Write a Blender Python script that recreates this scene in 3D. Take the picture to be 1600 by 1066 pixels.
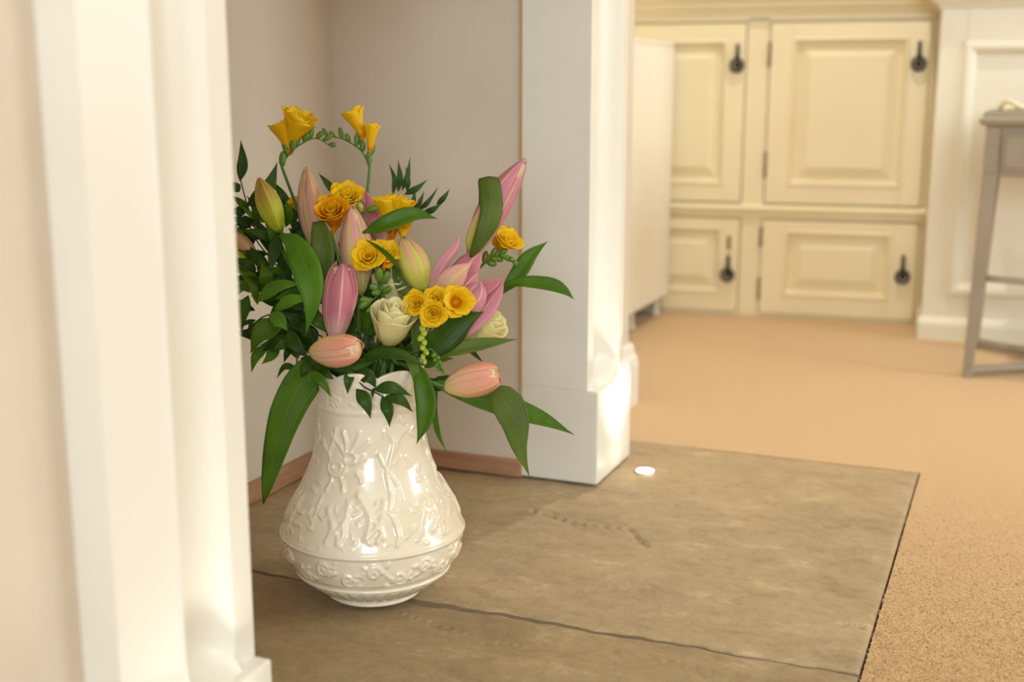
import bpy, bmesh, math, random
import numpy as np
from mathutils import Vector, Matrix

for o in list(bpy.data.objects):
    bpy.data.objects.remove(o, do_unlink=True)
scene = bpy.context.scene
COL = scene.collection
random.seed(7)
RNG = np.random.default_rng(11)

# ------------------------------------------------------------------ camera
FPX = 1920.0
CAM_H = 0.65
PITCH = math.atan(393 / FPX)
YAW = math.radians(22.5)
cam = bpy.data.cameras.new('camera')
cam_o = bpy.data.objects.new('camera', cam)
COL.objects.link(cam_o)
cam_o.location = (0, 0, CAM_H)
cam_o.rotation_euler = (math.pi / 2 - PITCH, 0, YAW)
cam.sensor_width = 36
cam.lens = 36 * FPX / 1600
cam.clip_start = 0.02
cam.dof.use_dof = True
cam.dof.focus_distance = 1.56
cam.dof.aperture_fstop = 3.0
scene.camera = cam_o

# ------------------------------------------------------------------ exposure, world, large lights
vs = scene.view_settings
vs.view_transform = 'Standard'
vs.look = 'None'
vs.gamma = 1.0
vs.use_curve_mapping = False
vs.exposure = -0.08

world = bpy.data.worlds.new('world')
scene.world = world
world.use_nodes = True
bg = world.node_tree.nodes['Background']
bg.inputs[0].default_value = (0.75, 0.85, 1.0, 1)
bg.inputs[1].default_value = 1.0


def area_light(name, loc, rot, sx, sy, power, color):
    l = bpy.data.lights.new(name, 'AREA')
    l.shape = 'RECTANGLE'
    l.size, l.size_y, l.energy, l.color = sx, sy, power, color
    o = bpy.data.objects.new(name, l)
    COL.objects.link(o)
    o.location = loc
    o.rotation_euler = rot
    return o


# daylight coming in through the two windows of the room
area_light('window_daylight', (1.05, -2.52, 1.42), (math.radians(90), 0, 0), 1.5, 1.15, 95, (0.76, 0.88, 1.0))
area_light('window_daylight_side', (2.92, 2.75, 1.42), (math.radians(90), 0, math.radians(90)), 1.5, 1.15, 58, (0.86, 0.97, 1.0))


# ------------------------------------------------------------------ helpers
def lin(c):
    return tuple(((v / 255) / 12.92 if v / 255 <= 0.04045 else ((v / 255 + 0.055) / 1.055) ** 2.4) for v in c)


def rgba(c):
    r = lin(c)
    return (r[0], r[1], r[2], 1)


FW = Vector((-math.sin(YAW) * math.cos(PITCH), math.cos(YAW) * math.cos(PITCH), -math.sin(PITCH)))
RT = Vector((math.cos(YAW), math.sin(YAW), 0))
UP = RT.cross(FW)
CPOS = Vector((0, 0, CAM_H))


def at(x, y, d):
    """world point seen at pixel x, y at distance d along the view axis"""
    return CPOS + (FW + RT * ((x - 800) / FPX) - UP * ((y - 533) / FPX)) * d


class Mat:
    """small node-material builder"""

    def __init__(self, name, rough=0.5, spec=0.5):
        self.m = bpy.data.materials.new(name)
        self.m.use_nodes = True
        self.nt = self.m.node_tree
        self.b = self.nt.nodes['Principled BSDF']
        self.b.inputs['Roughness'].default_value = rough
        self.b.inputs['Specular IOR Level'].default_value = spec

    def n(self, t, **kw):
        nd = self.nt.nodes.new(t)
        for k, v in kw.items():
            if k in nd.inputs:
                nd.inputs[k].default_value = v
            else:
                setattr(nd, k, v)
        return nd

    def l(self, a, b):
        self.nt.links.new(a, b)

    def coords(self, scale=(1, 1, 1), kind='Object'):
        tc = self.n('ShaderNodeTexCoord')
        mp = self.n('ShaderNodeMapping')
        mp.inputs['Scale'].default_value = scale
        self.l(tc.outputs[kind], mp.inputs[0])
        return mp.outputs[0]

    def noise(self, vec, scale, detail=4, rough=0.55):
        nz = self.n('ShaderNodeTexNoise')
        nz.inputs['Scale'].default_value = scale
        nz.inputs['Detail'].default_value = detail
        nz.inputs['Roughness'].default_value = rough
        if vec is not None:
            self.l(vec, nz.inputs['Vector'])
        return nz.outputs['Fac']

    def ramp(self, fac, stops):
        r = self.n('ShaderNodeValToRGB')
        el = r.color_ramp.elements
        while len(el) < len(stops):
            el.new(0.5)
        for e, (p, c) in zip(el, stops):
            e.position = p
            e.color = rgba(c)
        self.l(fac, r.inputs[0])
        return r.outputs[0]

    def mix(self, fac, a, b, mode='MIX'):
        m = self.n('ShaderNodeMix')
        m.data_type = 'RGBA'
        m.blend_type = mode
        for s, v in ((m.inputs[0], fac), (m.inputs[6], a), (m.inputs[7], b)):
            if isinstance(v, bpy.types.NodeSocket):
                self.l(v, s)
            elif isinstance(v, (int, float)):
                s.default_value = v
            else:
                s.default_value = rgba(v)
        return m.outputs[2]

    def math(self, op, a, b=0.0):
        m = self.n('ShaderNodeMath')
        m.operation = op
        for s, v in ((m.inputs[0], a), (m.inputs[1], b)):
            if isinstance(v, bpy.types.NodeSocket):
                self.l(v, s)
            else:
                s.default_value = v
        return m.outputs[0]

    def color(self, c):
        if isinstance(c, bpy.types.NodeSocket):
            self.l(c, self.b.inputs['Base Color'])
        else:
            self.b.inputs['Base Color'].default_value = rgba(c)
        return self

    def bump(self, h, strength=0.3, dist=0.002):
        bp = self.n('ShaderNodeBump')
        bp.inputs['Strength'].default_value = strength
        bp.inputs['Distance'].default_value = dist
        self.l(h, bp.inputs['Height'])
        self.l(bp.outputs[0], self.b.inputs['Normal'])
        return self


def paint(name, c, c2=None, rough=0.55, bump=0.08, scale=60):
    m = Mat(name, rough, 0.4)
    v = m.coords()
    nz = m.noise(v, 6, 3)
    c2 = c2 or tuple(max(0, k - 6) for k in c)
    m.color(m.ramp(nz, [(0.3, c2), (0.7, c)]))
    m.bump(m.noise(v, scale, 3), bump, 0.001)
    return m.m


M = {}
M['wall'] = paint('wall_paint', (220, 207, 189), (215, 201, 182), 0.75, 0.15, 220)
M['white'] = paint('white_satin_paint', (237, 233, 222), (233, 228, 215), 0.38, 0.05, 40)
M['cream'] = paint('cream_cabinet_paint', (238, 224, 186), (234, 218, 178), 0.40, 0.05, 40)
M['ivory'] = paint('ivory_panel_paint', (236, 228, 206), (231, 222, 198), 0.42, 0.05, 40)
M['radiator'] = paint('radiator_enamel', (238, 228, 208), (236, 225, 204), 0.35, 0.03, 40)
M['grey_wood'] = paint('grey_painted_wood', (168, 156, 138), (152, 140, 121), 0.55, 0.12, 90)
M['grout'] = paint('grout_grey', (132, 114, 90), (112, 95, 74), 0.9, 0.4, 300)
M['tan'] = paint('tan_bead', (196, 164, 120), (184, 150, 106), 0.6, 0.05, 60)


def mk_wood():
    m = Mat('pale_wood', 0.5, 0.35)
    v = m.coords((3, 3, 40))
    nz = m.noise(v, 4, 5)
    m.color(m.ramp(nz, [(0.25, (160, 116, 84)), (0.75, (190, 146, 112))]))
    m.bump(nz, 0.1, 0.001)
    return m.m


M['wood'] = mk_wood()


def mk_stone(name='riven_sandstone', k=1.0):
    m = Mat(name, 0.55, 0.4)
    v = m.coords((1, 1, 1))
    big = m.noise(m.coords((1.4, 2.6, 1)), 2.4, 5, 0.6)
    patch = m.noise(m.coords((2.0, 4.0, 1)), 4.6, 11, 0.76)
    fine = m.noise(v, 44, 8, 0.78)
    grain = m.noise(v, 330, 4, 0.7)
    c = m.ramp(big, [(0.3, (158, 136, 106)), (0.48, (186, 162, 126)), (0.62, (198, 172, 132)), (0.78, (176, 154, 124))])
    c = m.mix(0.55, c, m.ramp(patch, [(0.30, (128, 106, 80)), (0.44, (178, 154, 118)), (0.56, (190, 166, 128)), (0.64, (222, 200, 162)), (0.72, (176, 150, 114))]))
    c = m.mix(m.ramp(fine, [(0.35, (150, 150, 150)), (0.55, (0, 0, 0))]), c, (128, 106, 78))
    c = m.mix(m.ramp(grain, [(0.58, (0, 0, 0)), (0.70, (150, 150, 150))]), c, (226, 206, 172))
    c = m.mix(m.ramp(grain, [(0.30, (160, 160, 160)), (0.40, (0, 0, 0))]), c, (120, 98, 70))
    if k < 1:
        c = m.mix(1.0, c, tuple(255 * (k ** (1 / 2.2)) * f for f in (1, 0.985, 0.95)), 'MULTIPLY')
    m.color(c)
    h = m.math('ADD', m.math('MULTIPLY', patch, 0.9), m.math('ADD', m.math('MULTIPLY', fine, 0.5), m.math('MULTIPLY', grain, 0.16)))
    m.bump(h, 0.75, 0.005)
    return m.m


M['stone'] = mk_stone()
M['stone_brown'] = mk_stone('brown_riven_sandstone', 0.86)


def mk_carpet(name='carpet_wool'):
    m = Mat(name, 0.95, 0.1)
    v = m.coords()
    a = m.noise(v, 420, 3, 0.7)
    b = m.noise(v, 9, 3)
    c = m.ramp(a, [(0.3, (186, 148, 104)), (0.55, (214, 178, 128)), (0.75, (230, 200, 152))])
    c = m.mix(m.math('MULTIPLY', b, 0.3), c, (210, 168, 118))
    m.color(c)
    m.bump(a, 0.4, 0.003)
    m.b.inputs['Sheen Weight'].default_value = 0.2
    return m.m


M['carpet'] = mk_carpet()


def mk_glaze():
    m = Mat('cream_glaze', 0.20, 0.5)
    v = m.coords()
    nz = m.noise(v, 14, 4)
    m.color(m.ramp(nz, [(0.3, (236, 222, 194)), (0.7, (248, 238, 216))]))
    m.b.inputs['Coat Weight'].default_value = 0.35
    m.b.inputs['Coat Roughness'].default_value = 0.06
    m.b.inputs['Subsurface Weight'].default_value = 0.05
    m.b.inputs['Subsurface Radius'].default_value = (0.01, 0.007, 0.004)
    m.bump(m.noise(v, 90, 3), 0.06, 0.001)
    return m.m


M['glaze'] = mk_glaze()


def mk_leaf(name, c_dark, c_mid, c_edge, rough=0.44):
    """leaf: u across the blade, v along it"""
    m = Mat(name, rough, 0.30)
    uv = m.n('ShaderNodeUVMap')
    sp = m.n('ShaderNodeSeparateXYZ')
    m.l(uv.outputs[0], sp.inputs[0])
    u = m.math('ABSOLUTE', m.math('SUBTRACT', sp.outputs[0], 0.5))
    wav = m.n('ShaderNodeTexWave')
    wav.bands_direction = 'X'
    wav.inputs['Scale'].default_value = 3.2
    wav.inputs['Distortion'].default_value = 0.4
    m.l(uv.outputs[0], wav.inputs['Vector'])
    nz = m.noise(m.coords(), 22, 4)
    c = m.ramp(nz, [(0.3, c_dark), (0.7, c_mid)])
    c = m.mix(m.math('MULTIPLY', wav.outputs['Fac'], 0.22), c, c_edge)
    rib = m.ramp(u, [(0.0, (120, 120, 120)), (0.035, (0, 0, 0))])
    c = m.mix(rib, c, c_edge)
    m.color(c)
    m.b.inputs['Subsurface Weight'].default_value = 0.0
    m.bump(wav.outputs['Fac'], 0.12, 0.001)
    # light passing through the thin blade
    tr = m.n('ShaderNodeBsdfTranslucent')
    m.l(c, tr.inputs[0])
    mx = m.n('ShaderNodeMixShader')
    mx.inputs[0].default_value = 0.30
    out = m.nt.nodes['Material Output']
    m.l(m.b.outputs[0], mx.inputs[1])
    m.l(tr.outputs[0], mx.inputs[2])
    m.l(mx.outputs[0], out.inputs[0])
    return m.m


M['leaf_dark'] = mk_leaf('dark_green_leaf', (34, 64, 10), (60, 96, 18), (98, 128, 36))
M['leaf_mid'] = mk_leaf('mid_green_leaf', (56, 98, 10), (86, 130, 18), (130, 164, 46))
M['leaf_bright'] = mk_leaf('bright_green_leaf', (74, 128, 18), (104, 160, 32), (146, 188, 70))
M['leaf_olive'] = mk_leaf('olive_green_leaf', (76, 100, 32), (104, 126, 48), (140, 150, 72), 0.5)
M['leaf_sprig'] = mk_leaf('sprig_green_leaf', (44, 78, 16), (72, 110, 28), (108, 140, 52), 0.42)
M['leaf_back'] = mk_leaf('blue_green_leaf', (40, 70, 26), (66, 102, 42), (98, 130, 66), 0.5)
M['stem'] = paint('green_stem', (88, 124, 48), (64, 98, 34), 0.45, 0.05, 80)
M['stem_dark'] = paint('dark_stem', (54, 62, 36), (40, 46, 28), 0.5, 0.05, 80)
M['freesia_bud'] = paint('green_bud', (106, 140, 48), (76, 112, 34), 0.4, 0.04, 80)
M['freesia_bud_y'] = paint('yellow_green_bud', (176, 186, 56), (140, 164, 44), 0.4, 0.04, 80)
M['iron'] = paint('black_iron', (40, 34, 26), (26, 22, 17), 0.4, 0.1, 120)
M['hinge'] = paint('aged_brass_hinge', (150, 128, 96), (128, 108, 78), 0.4, 0.1, 120)


def mk_petal(name, base, mid, tip, rib, ribw=0.09, edge=None, rough=0.45, trans=0.18):
    """petal: u across, v from the base to the tip"""
    m = Mat(name, rough, 0.3)
    uv = m.n('ShaderNodeUVMap')
    sp = m.n('ShaderNodeSeparateXYZ')
    m.l(uv.outputs[0], sp.inputs[0])
    u = m.math('ABSOLUTE', m.math('SUBTRACT', sp.outputs[0], 0.5))
    nz = m.noise(m.coords(), 40, 3)
    vv = m.math('ADD', sp.outputs[1], m.math('MULTIPLY', m.math('SUBTRACT', nz, 0.5), 0.16))
    c = m.ramp(vv, [(0.0, base), (0.38, mid), (0.85, tip)])
    if edge:
        e = m.ramp(u, [(0.30, (0, 0, 0)), (0.5, (170, 170, 170))])
        c = m.mix(e, c, edge)
    r = m.ramp(u, [(0.0, (255, 255, 255)), (ribw * 0.6, (190, 190, 190)), (ribw, (0, 0, 0))])
    c = m.mix(r, c, rib)
    m.color(c)
    wav = m.n('ShaderNodeTexWave')
    wav.bands_direction = 'X'
    wav.inputs['Scale'].default_value = 4.0
    wav.inputs['Distortion'].default_value = 0.8
    m.l(uv.outputs[0], wav.inputs['Vector'])
    m.bump(wav.outputs['Fac'], 0.12, 0.001)
    tr = m.n('ShaderNodeBsdfTranslucent')
    m.l(c, tr.inputs[0])
    mx = m.n('ShaderNodeMixShader')
    mx.inputs[0].default_value = trans
    m.l(m.b.outputs[0], mx.inputs[1])
    m.l(tr.outputs[0], mx.inputs[2])
    m.l(mx.outputs[0], m.nt.nodes['Material Output'].inputs[0])
    return m.m


M['lily_green'] = mk_petal('green_lily_petal', (172, 196, 36), (198, 206, 54), (196, 128, 84), (214, 218, 100), 0.07, (206, 212, 80))
M['lily_pale'] = mk_petal('pale_pink_lily_petal', (206, 204, 110), (230, 180, 156), (224, 160, 150), (216, 206, 104), 0.10, (236, 196, 172))
M['lily_pink'] = mk_petal('deep_pink_lily_petal', (238, 212, 196), (206, 122, 140), (208, 126, 140), (238, 194, 166), 0.05, (236, 178, 156))
M['lily_rose'] = mk_petal('rose_pink_lily_petal', (208, 204, 150), (214, 140, 158), (210, 132, 152), (228, 196, 150), 0.06, (228, 176, 154))
M['lily_half'] = mk_petal('green_and_pink_lily_petal', (184, 196, 54), (206, 190, 100), (222, 158, 136), (204, 206, 80), 0.20, (234, 170, 154))
M['lily_peach'] = mk_petal('peach_lily_petal', (236, 220, 130), (242, 188, 150), (236, 158, 134), (234, 210, 112), 0.045, (246, 204, 168))
M['lily_blush'] = mk_petal('blush_lily_petal', (240, 214, 160), (244, 192, 160), (240, 168, 146), (244, 196, 158), 0.05, (246, 206, 176))
M['freesia'] = mk_petal('yellow_freesia_petal', (255, 190, 12), (255, 215, 18), (255, 222, 32), (255, 204, 14), 0.05, None, 0.42, 0.42)
M['freesia_deep'] = mk_petal('amber_freesia_petal', (252, 164, 8), (255, 190, 12), (255, 202, 18), (252, 178, 8), 0.05, None, 0.42, 0.42)
M['rose'] = mk_petal('cream_rose_petal', (232, 224, 130), (250, 240, 168), (254, 246, 194), (250, 240, 168), 0.03, None, 0.55, 0.35)


# ---- mesh helpers
class MB:
    def __init__(self):
        self.v, self.f, self.uv = [], [], None

    def quad_grid(self, P, close_u=False, close_v=False):
        """P: rows x cols of points"""
        R, Cn = len(P), len(P[0])
        b = len(self.v)
        for row in P:
            self.v.extend([tuple(p) for p in row])
        for i in range(R if close_v else R - 1):
            for j in range(Cn if close_u else Cn - 1):
                self.f.append((b + i * Cn + j, b + i * Cn + (j + 1) % Cn, b + ((i + 1) % R) * Cn + (j + 1) % Cn, b + ((i + 1) % R) * Cn + j))
        return b

    def box(self, x0, x1, y0, y1, z0, z1):
        b = len(self.v)
        self.v += [(x0, y0, z0), (x1, y0, z0), (x1, y1, z0), (x0, y1, z0), (x0, y0, z1), (x1, y0, z1), (x1, y1, z1), (x0, y1, z1)]
        self.f += [tuple(b + k for k in q) for q in ((0, 3, 2, 1), (4, 5, 6, 7), (0, 1, 5, 4), (1, 2, 6, 5), (2, 3, 7, 6), (3, 0, 4, 7))]
        return self

    def frustum(self, a, b_):
        """a, b_: lists of four points each (two matching quads)"""
        b = len(self.v)
        self.v += [tuple(p) for p in a] + [tuple(p) for p in b_]
        self.f += [tuple(b + k for k in q) for q in ((3, 2, 1, 0), (4, 5, 6, 7), (0, 1, 5, 4), (1, 2, 6, 5), (2, 3, 7, 6), (3, 0, 4, 7))]
        return self

    def tube(self, pts, rad, n=8, cap=True):
        pts = [Vector(p) for p in pts]
        rads = rad if isinstance(rad, (list, tuple)) else [rad] * len(pts)
        rows = []
        ref = Vector((0.31, 0.2, 0.93))
        prev = None
        for i, p in enumerate(pts):
            t = (pts[min(i + 1, len(pts) - 1)] - pts[max(i - 1, 0)]).normalized()
            if prev is None:
                a = t.cross(ref)
                if a.length < 1e-3:
                    a = t.cross(Vector((1, 0, 0)))
                a.normalize()
            else:
                a = (prev - t * prev.dot(t)).normalized()
            prev = a
            c = t.cross(a)
            rows.append([p + (a * math.cos(2 * math.pi * k / n) + c * math.sin(2 * math.pi * k / n)) * rads[i] for k in range(n)])
        b = self.quad_grid(rows, close_u=True)
        if cap:
            self.f.append(tuple(b + k for k in range(n))[::-1])
            e = b + (len(rows) - 1) * n
            self.f.append(tuple(e + k for k in range(n)))
        return self

    def lathe(self, prof, n=24, axis=Matrix.Identity(4)):
        rows = []
        for r, z in prof:
            rows.append([axis @ Vector((r * math.cos(2 * math.pi * k / n), r * math.sin(2 * math.pi * k / n), z)) for k in range(n)])
        self.quad_grid(rows, close_u=True)
        return self

    def build(self, name, mat, parent=None, smooth=False, bevel=0.0, seg=2):
        me = bpy.data.meshes.new(name)
        me.from_pydata(self.v, [], self.f)
        me.update()
        if mat is not None:
            me.materials.append(mat)
        o = bpy.data.objects.new(name, me)
        COL.objects.link(o)
        if parent:
            o.parent = parent
        fix_normals(me)
        if smooth:
            me.polygons.foreach_set('use_smooth', [True] * len(me.polygons))
        if bevel:
            md = o.modifiers.new('bevel', 'BEVEL')
            md.width = bevel
            md.segments = seg
            md.limit_method = 'ANGLE'
            md.angle_limit = math.radians(40)
        return o


def fix_normals(me):
    bm = bmesh.new()
    bm.from_mesh(me)
    bmesh.ops.recalc_face_normals(bm, faces=bm.faces)
    bm.to_mesh(me)
    bm.free()


def empty(name, loc=(0, 0, 0), rot=(0, 0, 0)):
    o = bpy.data.objects.new(name, None)
    COL.objects.link(o)
    o.location = loc
    o.rotation_euler = rot
    o.empty_display_size = 0.05
    return o


def tag(o, label=None, cat=None, group=None, kind=None):
    if label:
        o['label'] = label
    if cat:
        o['category'] = cat
    if group:
        o['group'] = group
    if kind:
        o['kind'] = kind
    return o


def struct(o, label=None, cat=None):
    return tag(o, label, cat, kind='structure')


def origin_to(o, p):
    """move a mesh object's origin to world point p (no parent transform)"""
    p = Vector(p)
    o.data.transform(Matrix.Translation(-p))
    o.location = p


def catmull(pts, n):
    pts = [Vector(p) for p in pts]
    if len(pts) == 2:
        return [pts[0].lerp(pts[1], i / (n - 1)) for i in range(n)]
    P = [pts[0] * 2 - pts[1]] + pts + [pts[-1] * 2 - pts[-2]]
    out = []
    segs = len(pts) - 1
    for i in range(n):
        t = i / (n - 1) * segs
        k = min(int(t), segs - 1)
        u = t - k
        a, b, c, d = P[k], P[k + 1], P[k + 2], P[k + 3]
        out.append(0.5 * ((2 * b) + (c - a) * u + (2 * a - 5 * b + 4 * c - d) * u * u + (3 * b - a - 3 * c + d) * u ** 3))
    return out


# ================================================================== SETTING
FX = -0.621       # plinth fronts
SX = -0.640       # inner fillet of the pilaster shafts
BX = -0.675       # chimney breast face
RX = -1.110       # back of the recess
YN0, YN1 = 0.721, 0.907      # near pilaster
YF0, YF1 = 1.869, 2.055      # far pilaster
CARPET_Z = -0.0045

# floor
fl_ = MB().box(-0.1272, 3.0, -2.6, 4.2, -0.06, CARPET_Z)
fl_.box(-1.6, -0.1272, 2.1685, 4.2, -0.06, CARPET_Z)
fl_.box(-1.6, -0.1272, -2.6, 0.497, -0.06, CARPET_Z)
f_ = fl_.build('floor', M['carpet'])
struct(f_, 'beige wool carpet covering the room floor', 'carpet')

# carpet pile: short tufts on the part of the floor that is close to the lens
def carpet_pile():
    n = 280000
    xs = RNG.uniform(-0.1272, 0.50, n)
    ys = 1.02 + (RNG.uniform(0, 1, n) ** 1.5) * 1.75
    fade = np.clip((2.7 - ys) / 1.5, 0.0, 1.0)
    a = RNG.uniform(0, 2 * math.pi, n)
    h = RNG.uniform(0.0008, 0.0030, n) * fade - 0.0004
    w = RNG.uniform(0.0007, 0.0014, n)
    lx, ly = np.cos(a + 1.5708) * RNG.uniform(0.0015, 0.005, n), np.sin(a + 1.5708) * RNG.uniform(0.0015, 0.005, n)
    V = np.zeros((n, 3, 3))
    V[:, 0] = np.stack([xs - np.cos(a) * w, ys - np.sin(a) * w, np.full(n, CARPET_Z - 0.0006)], 1)
    V[:, 1] = np.stack([xs + np.cos(a) * w, ys + np.sin(a) * w, np.full(n, CARPET_Z - 0.0006)], 1)
    V[:, 2] = np.stack([xs + lx, ys + ly, CARPET_Z + h], 1)
    me = bpy.data.meshes.new('carpet_pile')
    me.vertices.add(n * 3)
    me.vertices.foreach_set('co', V.reshape(-1))
    me.loops.add(n * 3)
    me.loops.foreach_set('vertex_index', np.arange(n * 3, dtype=np.int32))
    me.polygons.add(n)
    me.polygons.foreach_set('loop_start', np.arange(0, n * 3, 3, dtype=np.int32))
    me.update(calc_edges=True)
    me.materials.append(M['carpet'])
    o = bpy.data.objects.new('carpet_pile', me)
    COL.objects.link(o)
    o.parent = f_
    o['kind'] = 'stuff'


carpet_pile()

# room walls and ceiling
CEIL = 2.35
struct(MB().box(-1.6, 3.0, -2.6, 4.2, CEIL, CEIL + 0.06).build('ceiling', M['white']), 'plain white ceiling', 'ceiling')
struct(MB().box(-1.6, 3.1, 4.1, 4.2, -0.06, CEIL).build('wall_back', M['wall']), 'far wall behind the fitted cupboards', 'wall')
wl = MB()
wl.box(-1.6, -1.26, 2.45, 4.1, -0.06, CEIL)                  # alcove beyond the breast
wl.box(-1.6, -1.05, -2.6, 0.33, -0.06, CEIL)                 # alcove before the breast
struct(wl.build('wall_left', M['wall']), 'left wall either side of the chimney breast', 'wall')
CHX = -0.745      # chimney breast face beyond the far pilaster
struct(MB().box(-1.6, BX, 0.33, 0.900, 0.002, CEIL).build('wall_chimney_near', M['wall']), 'pale chimney breast wall at the near side of the fireplace', 'wall')
struct(MB().box(-1.6, CHX, 1.872, 2.44, 0.002, CEIL).build('wall_chimney_far', M['wall']), 'pale wall at the far side of the fireplace recess', 'wall')
struct(MB().box(-1.6, RX, 0.900, 1.872, -0.06, CEIL).build('wall_recess', M['wall']), 'pale back wall of the fireplace recess', 'wall')
struct(MB().box(RX, BX, 0.900, 1.872, 0.95, CEIL).build('wall_chimney_upper', M['wall']), 'chimney breast wall above the recess', 'wall')
# wall behind the camera with a window opening, right wall with a window opening
wb = MB()
wb.box(-1.6, 0.3, -2.7, -2.6, -0.06, CEIL)
wb.box(1.8, 3.1, -2.7, -2.6, -0.06, CEIL)
wb.box(0.3, 1.8, -2.7, -2.6, -0.06, 0.84)
wb.box(0.3, 1.8, -2.7, -2.6, 2.0, CEIL)
struct(wb.build('wall_front', M['wall']), 'wall behind the viewer with a window opening', 'wall')
wr = MB()
wr.box(3.0, 3.1, -2.6, 2.0, -0.06, CEIL)
wr.box(3.0, 3.1, 3.5, 4.1, -0.06, CEIL)
wr.box(3.0, 3.1, 2.0, 3.5, -0.06, 0.84)
wr.box(3.0, 3.1, 2.0, 3.5, 2.0, CEIL)
struct(wr.build('wall_right', M['wall']), 'right wall of the room with a window opening', 'wall')


def win(name, loc, rz):
    w = empty(name, loc, (0, 0, rz))
    struct(w, 'white framed sash window lighting the room', 'window')
    fr = MB()
    for a in (-0.75, 0.71, -0.02):
        fr.box(a, a + 0.04, -0.03, 0.03, 0, 1.16)
    for z in (0, 0.56, 1.12):
        fr.box(-0.75, 0.75, -0.03, 0.03, z, z + 0.04)
    fr.build('window_frame', M['white'], w)


win('window_1', (1.05, -2.65, 0.84), 0)
win('window_2', (3.05, 2.75, 0.84), math.pi / 2)

# timber skirting inside the recess
struct(MB().box(RX, RX + 0.010, 0.900, 1.872, 0.0, 0.034).build('baseboard_recess', M['wood'], bevel=0.002), 'narrow timber strip along the back of the recess', 'skirting')
struct(MB().box(RX + 0.010, -0.757, 1.862, 1.872, 0.0, 0.030).build('baseboard_cheek', M['wood'], bevel=0.002), 'narrow timber strip along the side of the recess', 'skirting')
struct(MB().box(-0.7605, -0.756, 1.8655, 1.872, 0.0, 0.95).build('trim_1', M['tan']), 'thin tan bead between recess wall and pilaster', 'trim')
# white moulded skirting of the chimney breast beyond the far pilaster
sk = MB()
prof = [(0.0, 0.0), (0.022, 0.0), (0.022, 0.085), (0.019, 0.100), (0.012, 0.108), (0.010, 0.120), (0.006, 0.128), (0.0, 0.130)]
sk.quad_grid([[Vector((CHX + a * 0.9, y, CARPET_Z + z)) for a, z in prof] for y in (2.152, 2.452)])
e_ = len(sk.v)
sk.f.append(tuple(range(len(prof), 2 * len(prof))))
struct(sk.build('baseboard_breast', M['white']), 'white moulded skirting on the chimney breast beyond the far pilaster', 'skirting')


# ---- hearth: riven flagstones with a mortar joint
def slab(name, x0, x1, y0f, y1f, seed, cracks, nx=400, ny=340):
    """flagstone with wavy split edges and stepped, riven top"""
    r = np.random.default_rng(seed)
    ph = r.uniform(0, 6.28, 12)
    X = np.linspace(x0, x1, nx)
    P = np.zeros((ny, nx, 3))
    for i in range(ny):
        t = i / (ny - 1)
        P[i, :, 0] = X
        P[i, :, 1] = y0f(X) * (1 - t) + y1f(X) * t
    x, y = P[..., 0], P[..., 1]
    # riven steps: quantised slanted waves
    w = (np.sin(x * 4.1 + y * 11 + ph[0]) + 0.7 * np.sin(x * 9.7 - y * 17 + ph[1]) + 0.5 * np.sin(x * 23 + y * 31 + ph[2])
         + 0.3 * np.sin(x * 47 - y * 61 + ph[3]) + 0.22 * np.sin(x * 88 + y * 97 + ph[4]))
    st = np.floor(w * 1.3) / 1.3
    z = 0.0011 * (0.65 * st + 0.35 * w) - 0.0018
    for path, wd, dp in cracks:
        for (xa, ya), (xb, yb) in zip(path[:-1], path[1:]):
            bx, by = xb - xa, yb - ya
            k = np.clip(((x - xa) * bx + (y - ya) * by) / (bx * bx + by * by), 0, 1)
            jx, jy = 0.0025 * np.sin(k * 37 + xa * 90), 0.0025 * np.sin(k * 29 + ya * 70)
            d = np.hypot(x - xa - k * bx - jx, y - ya - k * by - jy)
            z -= dp * np.exp(-(d / wd) ** 2)
    # bevelled, slightly broken border
    edge = np.minimum(np.minimum(x - x0, x1 - x), np.minimum(np.linspace(0, 1, ny)[:, None] * 0.8, (1 - np.linspace(0, 1, ny))[:, None] * 0.8))
    z -= np.where(edge < 0.006, 0.0025 * (1 - edge / 0.006), 0)
    P[..., 2] = np.minimum(z, 0.0012)
    mb = MB()
    mb.quad_grid(P.tolist())
    # skirt down to the bed
    ring = [(0, j) for j in range(nx)] + [(i, nx - 1) for i in range(1, ny)] + [(ny - 1, j) for j in range(nx - 2, -1, -1)] + [(i, 0) for i in range(ny - 2, 0, -1)]
    top = [i * nx + j for i, j in ring]
    b = len(mb.v)
    for k in top:
        p = mb.v[k]
        mb.v.append((p[0], p[1], -0.03))
    n = len(top)
    for k in range(n):
        mb.f.append((top[k], top[(k + 1) % n], b + (k + 1) % n, b + k))
    o = mb.build(name, M['stone'], smooth=False)
    for p in o.data.polygons:
        p.use_smooth = abs(p.normal.z) > 0.3
    return o


hearth = empty('hearth', (-0.6, 1.4, -0.03))
tag(hearth, 'brown riven sandstone hearth of large flagstones in front of the fireplace', 'hearth')
def gp(x, y):
    r = FW + RT * ((x - 800) / FPX) - UP * ((y - 533) / FPX)
    p = CPOS + r * (-CAM_H / r.z)
    return (p.x, p.y)


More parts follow.
